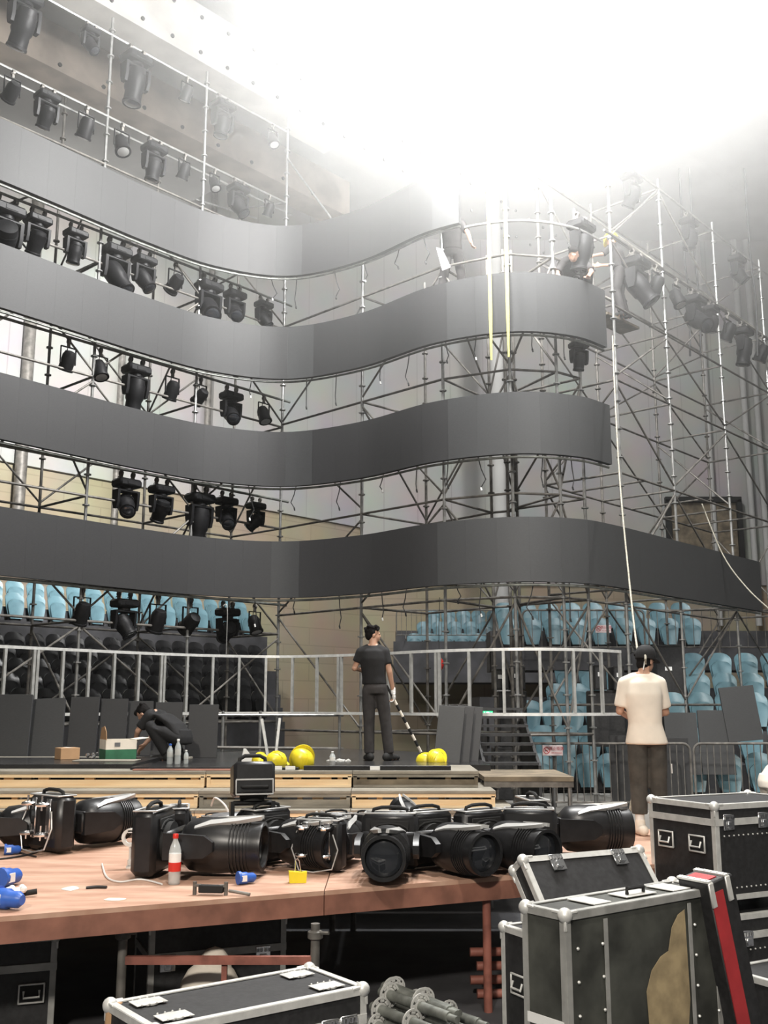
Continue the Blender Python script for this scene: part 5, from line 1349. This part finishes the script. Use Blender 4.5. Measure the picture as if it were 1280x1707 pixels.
for (u_, cap, tint, lab) in ((283, 'blue_plastic', 'clear_plastic', 'clear water bottle with a blue cap on the stage edge'), (296, 'white_plastic', 'clear_plastic', 'taller clear bottle with a white cap on the stage edge')):
    p = at(u_, 1268, 12.45); p.z = 1.51
    b_ = water_bottle(p, cap, 'thin_bag', lab, .235 if u_ < 290 else .29, .036)
p = at(310, 1268, 12.5); p.z = 1.51; water_bottle(p, 'white_plastic', 'thin_bag', 'smallest clear bottle behind the white capped one', .16, .028)
p = at(554, 1262, 12.6); p.z = 1.48; water_bottle(p, 'white_plastic', 'label_white', 'small clear bottle between the helmets and the standing worker', .17, .035)
def helmet(u_, v_, D, z, rot, label, sc=1.):
    p = at(u_, v_, D); p.z = z
    r = thing('hard_hat', label, 'helmet', p, rot, 'yellow hard hats'); r.scale = (sc,) * 3
    n = 24; prof = [(.128, 0), (.130, .03), (.122, .075), (.10, .115), (.06, .142), (.012, .150)]
    MB().lathe(prof + [(.01, .143), (.055, .135), (.094, .109), (.115, .072), (.122, .03), (.121, 0)], n=n, sx=.88, sy=1.08).build('shell', 'yellow_plastic', r)
    mb = MB().lathe_ring((0, 0, .004), (0, 0, 1), .118, .150, .008, n); 
    for i, p_ in enumerate(mb.v): mb.v[i] = V((p_.x * .9, p_.y * (1.28 if p_.y < 0 else 1.06), p_.z - (.012 if p_.y < -.08 else 0)))
    mb.build('brim', 'yellow_plastic', r)
    mb = MB()
    for x in (-.03, 0, .03): mb.path([(x, .10, .09), (x, .055, .138), (x, 0, .152), (x, -.055, .140), (x, -.10, .10)], .007, 6)
    mb.build('ridge', 'yellow_plastic', r)
    mb = MB().lathe_ring((0, 0, .03), (0, 0, 1), .095, .102, .03, 18); mb.build('inner_band', 'cloth_white', r)
    return r
helmet(460, 1270, 12.35, 1.52, (R(8), R(-14), R(70)), 'yellow hard hat upright with its ridges up, in front of the ladder truss', .95)
helmet(436, 1268, 12.5, 1.515, (R(-25), R(20), R(120)), 'yellow hard hat tilted beside the upright one', .85)
helmet(503, 1276, 12.05, 1.60, (R(118), R(0), R(15)), 'yellow hard hat lying on its side with its white lining showing', 1.1)
helmet(709, 1272, 12.7, 1.50, (R(5), 0, R(40)), 'small looking yellow hard hat nearest the striped pole', .85)
helmet(728, 1272, 12.6, 1.54, (R(70), R(15), R(-30)), 'yellow hard hat on its side by the stacked panels', .95)
for (u_, lab) in ((462, 'white card lying on the black board under the upright hard hat'), (484, 'white card lying before the hard hat on its side'), (625, 'white label strip on the black board before the standing worker')):
    p = at(u_, 1276, 11.74); o = MB().box((0, 0, .02), (.11, .008, .04)).build('white_card', 'label_white', smooth=0); o.location = (p.x, 11.735 if u_ > 600 else 11.735, 1.487 if u_ < 600 else 1.485); tag(o, lab, 'card')
for i, (u_, v_, ang) in enumerate(((447, 1210, 12), (452, 1212, -4))):
    p = at(u_, 1252, 14.6); o = MB().box((0, 0, .26), (.035, .06, .56)).build('metal_offcut', 'aluminium_dull', smooth=0); o.location = (p.x + i * .06, 14.6 + i * .05, 1.485); o.rotation_euler = (R(-12), R(-ang), 0)
    tag(o, 'grey metal offcut propped under the ladder truss, ' + ('leaning one' if i == 0 else 'straighter one'), 'offcut')
p = at(402, 1262, 13.1); r = thing('bracket_piece', 'small white bent bracket lying at the foot of the truss before the hard hats', 'bracket', (p.x, 13.1, 1.49), (0, 0, R(20)))
MB().prism([(0, 0), (.05, 0), (.19, .0), (.17, .03), (.06, .17), (.03, .17)], (1, 0, 0), (0, 0, 1), (0, 0, 0), (0, .03, 0)).build('plate', 'label_white', r, smooth=0)
p = at(565, 1264, 12.7); mb = MB()
rn = random.Random(9)
for i in range(12): mb.ball((rn.uniform(-.14, .14), rn.uniform(-.06, .06), .025 + rn.uniform(0, .04)), (rn.uniform(.02, .05), rn.uniform(.02, .04), rn.uniform(.012, .03)), 6, 5)
o = mb.build('plastic_wrap', 'thin_bag', smooth=0); o.location = (p.x, 12.7, 1.485); tag(o, 'crumpled clear plastic wrap beside the small bottle', 'wrap')
p = at(154, 1250, 13.0); mb = MB()
for i in range(6): mb.ball((rn.uniform(-.06, .06), rn.uniform(-.03, .03), .02 + i * .012), rn.uniform(.015, .03), 6, 5)
o = mb.build('foil_scrap', 'chrome', smooth=0); o.location = (p.x, 13.0, ZS); tag(o, 'crumpled silver foil scrap between the two cartons', 'foil')
# ------------------------------------------------------------------ exit sign, red ball, equipment behind the truss
p = at(813, 1189, 17.6)
r = thing('exit_sign', 'glowing green exit sign with white marks under the ladder truss', 'sign', (p.x, 17.6, p.z))
MB().box((0, 0, 0), (.17, .03, .075), ch=.006).build('housing', 'exit_green', r, smooth=0)
mb = MB().box((0, -.017, .0), (.05, .004, .045)); mb.build('arrow_panel', 'exit_white', r, smooth=0)
mb = MB().ball((-.055, -.017, .018), .008, 8, 6); mb.path([(-.055, -.017, .01), (-.05, -.017, -.01), (-.062, -.017, -.028)], .005, 5); mb.path([(-.05, -.017, -.008), (-.038, -.017, -.026)], .005, 5); mb.path([(-.07, -.017, .0), (-.055, -.017, .006), (-.04, -.017, -.004)], .004, 5); mb.build('running_figure', 'exit_white', r)
MB().prism([(0, -.02), (.03, -.02), (.03, -.03), (.05, 0), (.03, .03), (.03, .02), (0, .02)], (.5, 0, 0), (0, 0, .6), (.045, -.017, 0), (0, .002, 0)).build('arrow', 'exit_white', r, smooth=0)
MB().tube((0, .0, -.04), (0, 0, 1.48 - p.z), .02).build('stand_pole', 'rubber', r)
p = at(732, 1107, 18.5); o = MB().ball((0, 0, 0), (.085, .085, .12), 18, 12).build('red_ball', 'red_plastic'); o.location = p; tag(o, 'round red ball hung behind the ladder truss near the standing worker', 'ball')
o2 = MB().path([p + V((0, 0, .11)), p + V((.0, 0, .6)), p + V((.02, .0, 1.2))], .006, 6).build('hanging_cord', 'cable_black'); tag(o2, 'thin cord from which the red ball hangs', 'cord')
def rack_case(u0, u1, v0, v1, D, label, lab_=True, dep=.5, zb=None):
    a = at(u0, v0, D); b_ = at(u1, v1, D); W_ = b_.x - a.x; H_ = a.z - b_.z
    r = thing('equipment_case', label, 'case', ((a.x + b_.x) / 2, D + dep / 2, b_.z))
    MB().box((0, 0, H_ / 2), (W_, dep, H_), ch=.02).build('case_body', 'case_black', r, smooth=0)
    for z in (.02, H_ - .02): MB().box((0, -dep / 2 - .004, z), (W_, .008, .03)).build('edge_trim', 'rubber', r, smooth=0)
    if lab_: MB().box((-W_ * .05, -dep / 2 - .006, H_ * .62), (min(.14, W_ * .35), .004, min(.075, H_ * .2))).build('white_label', 'label_white', r, smooth=0)
    return r
rack_case(823, 848, 1115, 1150, 19.4, 'black equipment case with white label in the gap of the ladder truss, taller one', zb=0)
rack_case(850, 876, 1112, 1150, 19.4, 'black equipment case with wide white label in the gap of the ladder truss')
rack_case(832, 880, 1152, 1245, 19.2, 'plain black equipment case below the two labelled cases', lab_=False)
rack_case(990, 1012, 1108, 1150, 18.6, 'black equipment case with white label at the truss corner')
rack_case(1022, 1042, 1110, 1150, 18.6, 'black equipment case with bright label just behind the truss corner')
rack_case(1092, 1142, 1075, 1180, 20.5, 'tall black equipment case in the aisle above the worker in cream', lab_=True)
rack_case(823, 880, 1246, 1335, 19.1, 'low black case on the floor beneath the labelled cases', lab_=False)
rack_case(985, 1045, 1151, 1245, 18.7, 'dark road case below the truss corner cases', lab_=False)
rack_case(1060, 1142, 1181, 1345, 20.4, 'dark aisle case behind the worker in cream', lab_=False)
# ------------------------------------------------------------------ ropes and straps
for (u0, v0, u1, v1, D0, D1, lab) in ((820, 250, 819, 600, 15.1, 15.25, 'yellow lifting strap hanging down over the third screen, the longer one'), (847, 255, 848, 595, 15.1, 15.25, 'yellow lifting strap hanging beside the longer one')):
    a = at(u0, v0, D0); b_ = at(u1, v1, D1)
    a = V((b_.x, D1, 20.0))
    mb = MB(); K = 16; vs = []
    for j in range(K + 1):
        q = a.lerp(b_, j / K); w_ = .028 * (1 if j < K else .5); tw = .25 * math.sin(j * .9 + u0)
        dx, dy = math.cos(tw) * w_, math.sin(tw) * w_
        vs += [q + V((-dx, -dy, 0)), q + V((dx, dy, 0)), q + V((dx, dy + .005, 0)), q + V((-dx, -dy + .005, 0))]
    fs = [(0, 1, 2, 3), (4 * K + 3, 4 * K + 2, 4 * K + 1, 4 * K)]
    for j in range(K):
        for e in range(4): fs.append((4 * j + e, 4 * j + 4 + e, 4 * j + 4 + (e + 1) % 4, 4 * j + (e + 1) % 4))
    tag(mb.add(vs, fs).build('lifting_strap', 'yellow_strap', smooth=0), lab, 'strap')
def rope(pts, r_, lab): return cable(pts, r_, lab, 'rope', 'rope')
rope([at(1021, 560, 16.0), at(1024, 640, 15.7), at(1033, 800, 15.0), at(1048, 960, 13.8), at(1062, 1080, 12.2), V((2.66, 10.5, 2.72)), V((2.62, 10.33, 2.60))], .012, 'pale rope running from the tower corner down to the worker in cream')
rope([at(1170, 840, 19.5), at(1205, 925, 19.0), at(1245, 980, 18.2), at(1290, 1022, 17.6)], .012, 'pale rope slanting across the end of the lowest screen')
p = at(1050, 1345, 10.9)
rope([at(1062, 1300, 10.75), at(1052, 1340, 10.8), at(1045, 1386, 10.7)], .014, 'rope tail hanging beside the worker in cream')
for i, u_ in enumerate((1140, 1157, 1290 - 40)):
    a = at(u_, 420, 21.0); cable([a + V((0, 0, 2)), a, a + V((.05, 0, -1.2)), a + V((.0, 0, -2.4))], .02, 'hanging dark cable behind the tower, %s from the corner' % ORD[i])
# data cables that dangle below the screens
rn = random.Random(12); n = 0
for k in (1, 2, 3, 4):
    s0, s1 = (s_of_x(-2.6), s_of_x(3.4) if k < 4 else s_of_x(1.0))
    m_ = 9 if k < 4 else 6
    for i in range(m_):
        s_ = s0 + (s1 - s0) * (i + .5 + rn.uniform(-.25, .25)) / m_; p, t, nr = cur(s_)
        a = p - nr * .16 + V((0, 0, ZB[k] + .03)); L_ = rn.uniform(.25, .6); sw = rn.uniform(-.10, .10)
        pts = [a, a + t * sw * .5 + V((0, 0, -L_ * .4)), a + t * sw * 1.3 + V((0, 0, -L_ * .75)), a + t * sw * .4 + V((0, 0, -L_))]
        o = thing('data_cable', 'thin black cable dangling below screen band %s, %s from the hollow' % (ORD[k - 1], ORD[i]), 'cable', tuple(a), group='cables dangling under the screens')
        MB().path(pts, .009, 5).build('wire', 'cable_black', o, world=True)
        MB().tube(pts[-1], pts[-1] + V((.01, -.01, -.05)), .014, n=7).build('plug', 'label_white' if i % 3 == 0 else 'rubber', o, world=True)
for i, u_ in enumerate((902, 872 + 130)):
    pass
# lone white cord looped over the ladder truss
a = at(375, 1010, 16.2); cable([a + V((-.03, 0, -.0)), a + V((.02, 0, .02)), a + V((.04, .0, -.1)), at(378, 1060, 16.3), at(377, 1090, 16.4)], .008, 'white cord hanging in front of the dark stand over the truss', 'fixture_silver')
# extra low scaffold rails in front of the concourse wall
p0s, p1s = at(362, 1192, 16.6), at(572, 1192, 17.5)
r = thing('guard_rail', 'low grey tube guard rail behind the hard hats in the hollow', 'rail', p0s)
MB().tube(p0s, p1s, .024).build('top_rail', 'galvanised', r, world=True)
q0, q1 = at(362, 1246, 16.6), at(572, 1248, 17.5); MB().tube(q0, q1, .024).build('low_rail', 'galvanised_dark', r, world=True)
for u_, D in ((372, 16.65), (434, 16.9), (566, 17.45)):
    t_ = at(u_, 1185, D); MB().tube((t_.x, D, 1.3), (t_.x, D, t_.z), .024).build('post', 'galvanised', r, world=True)
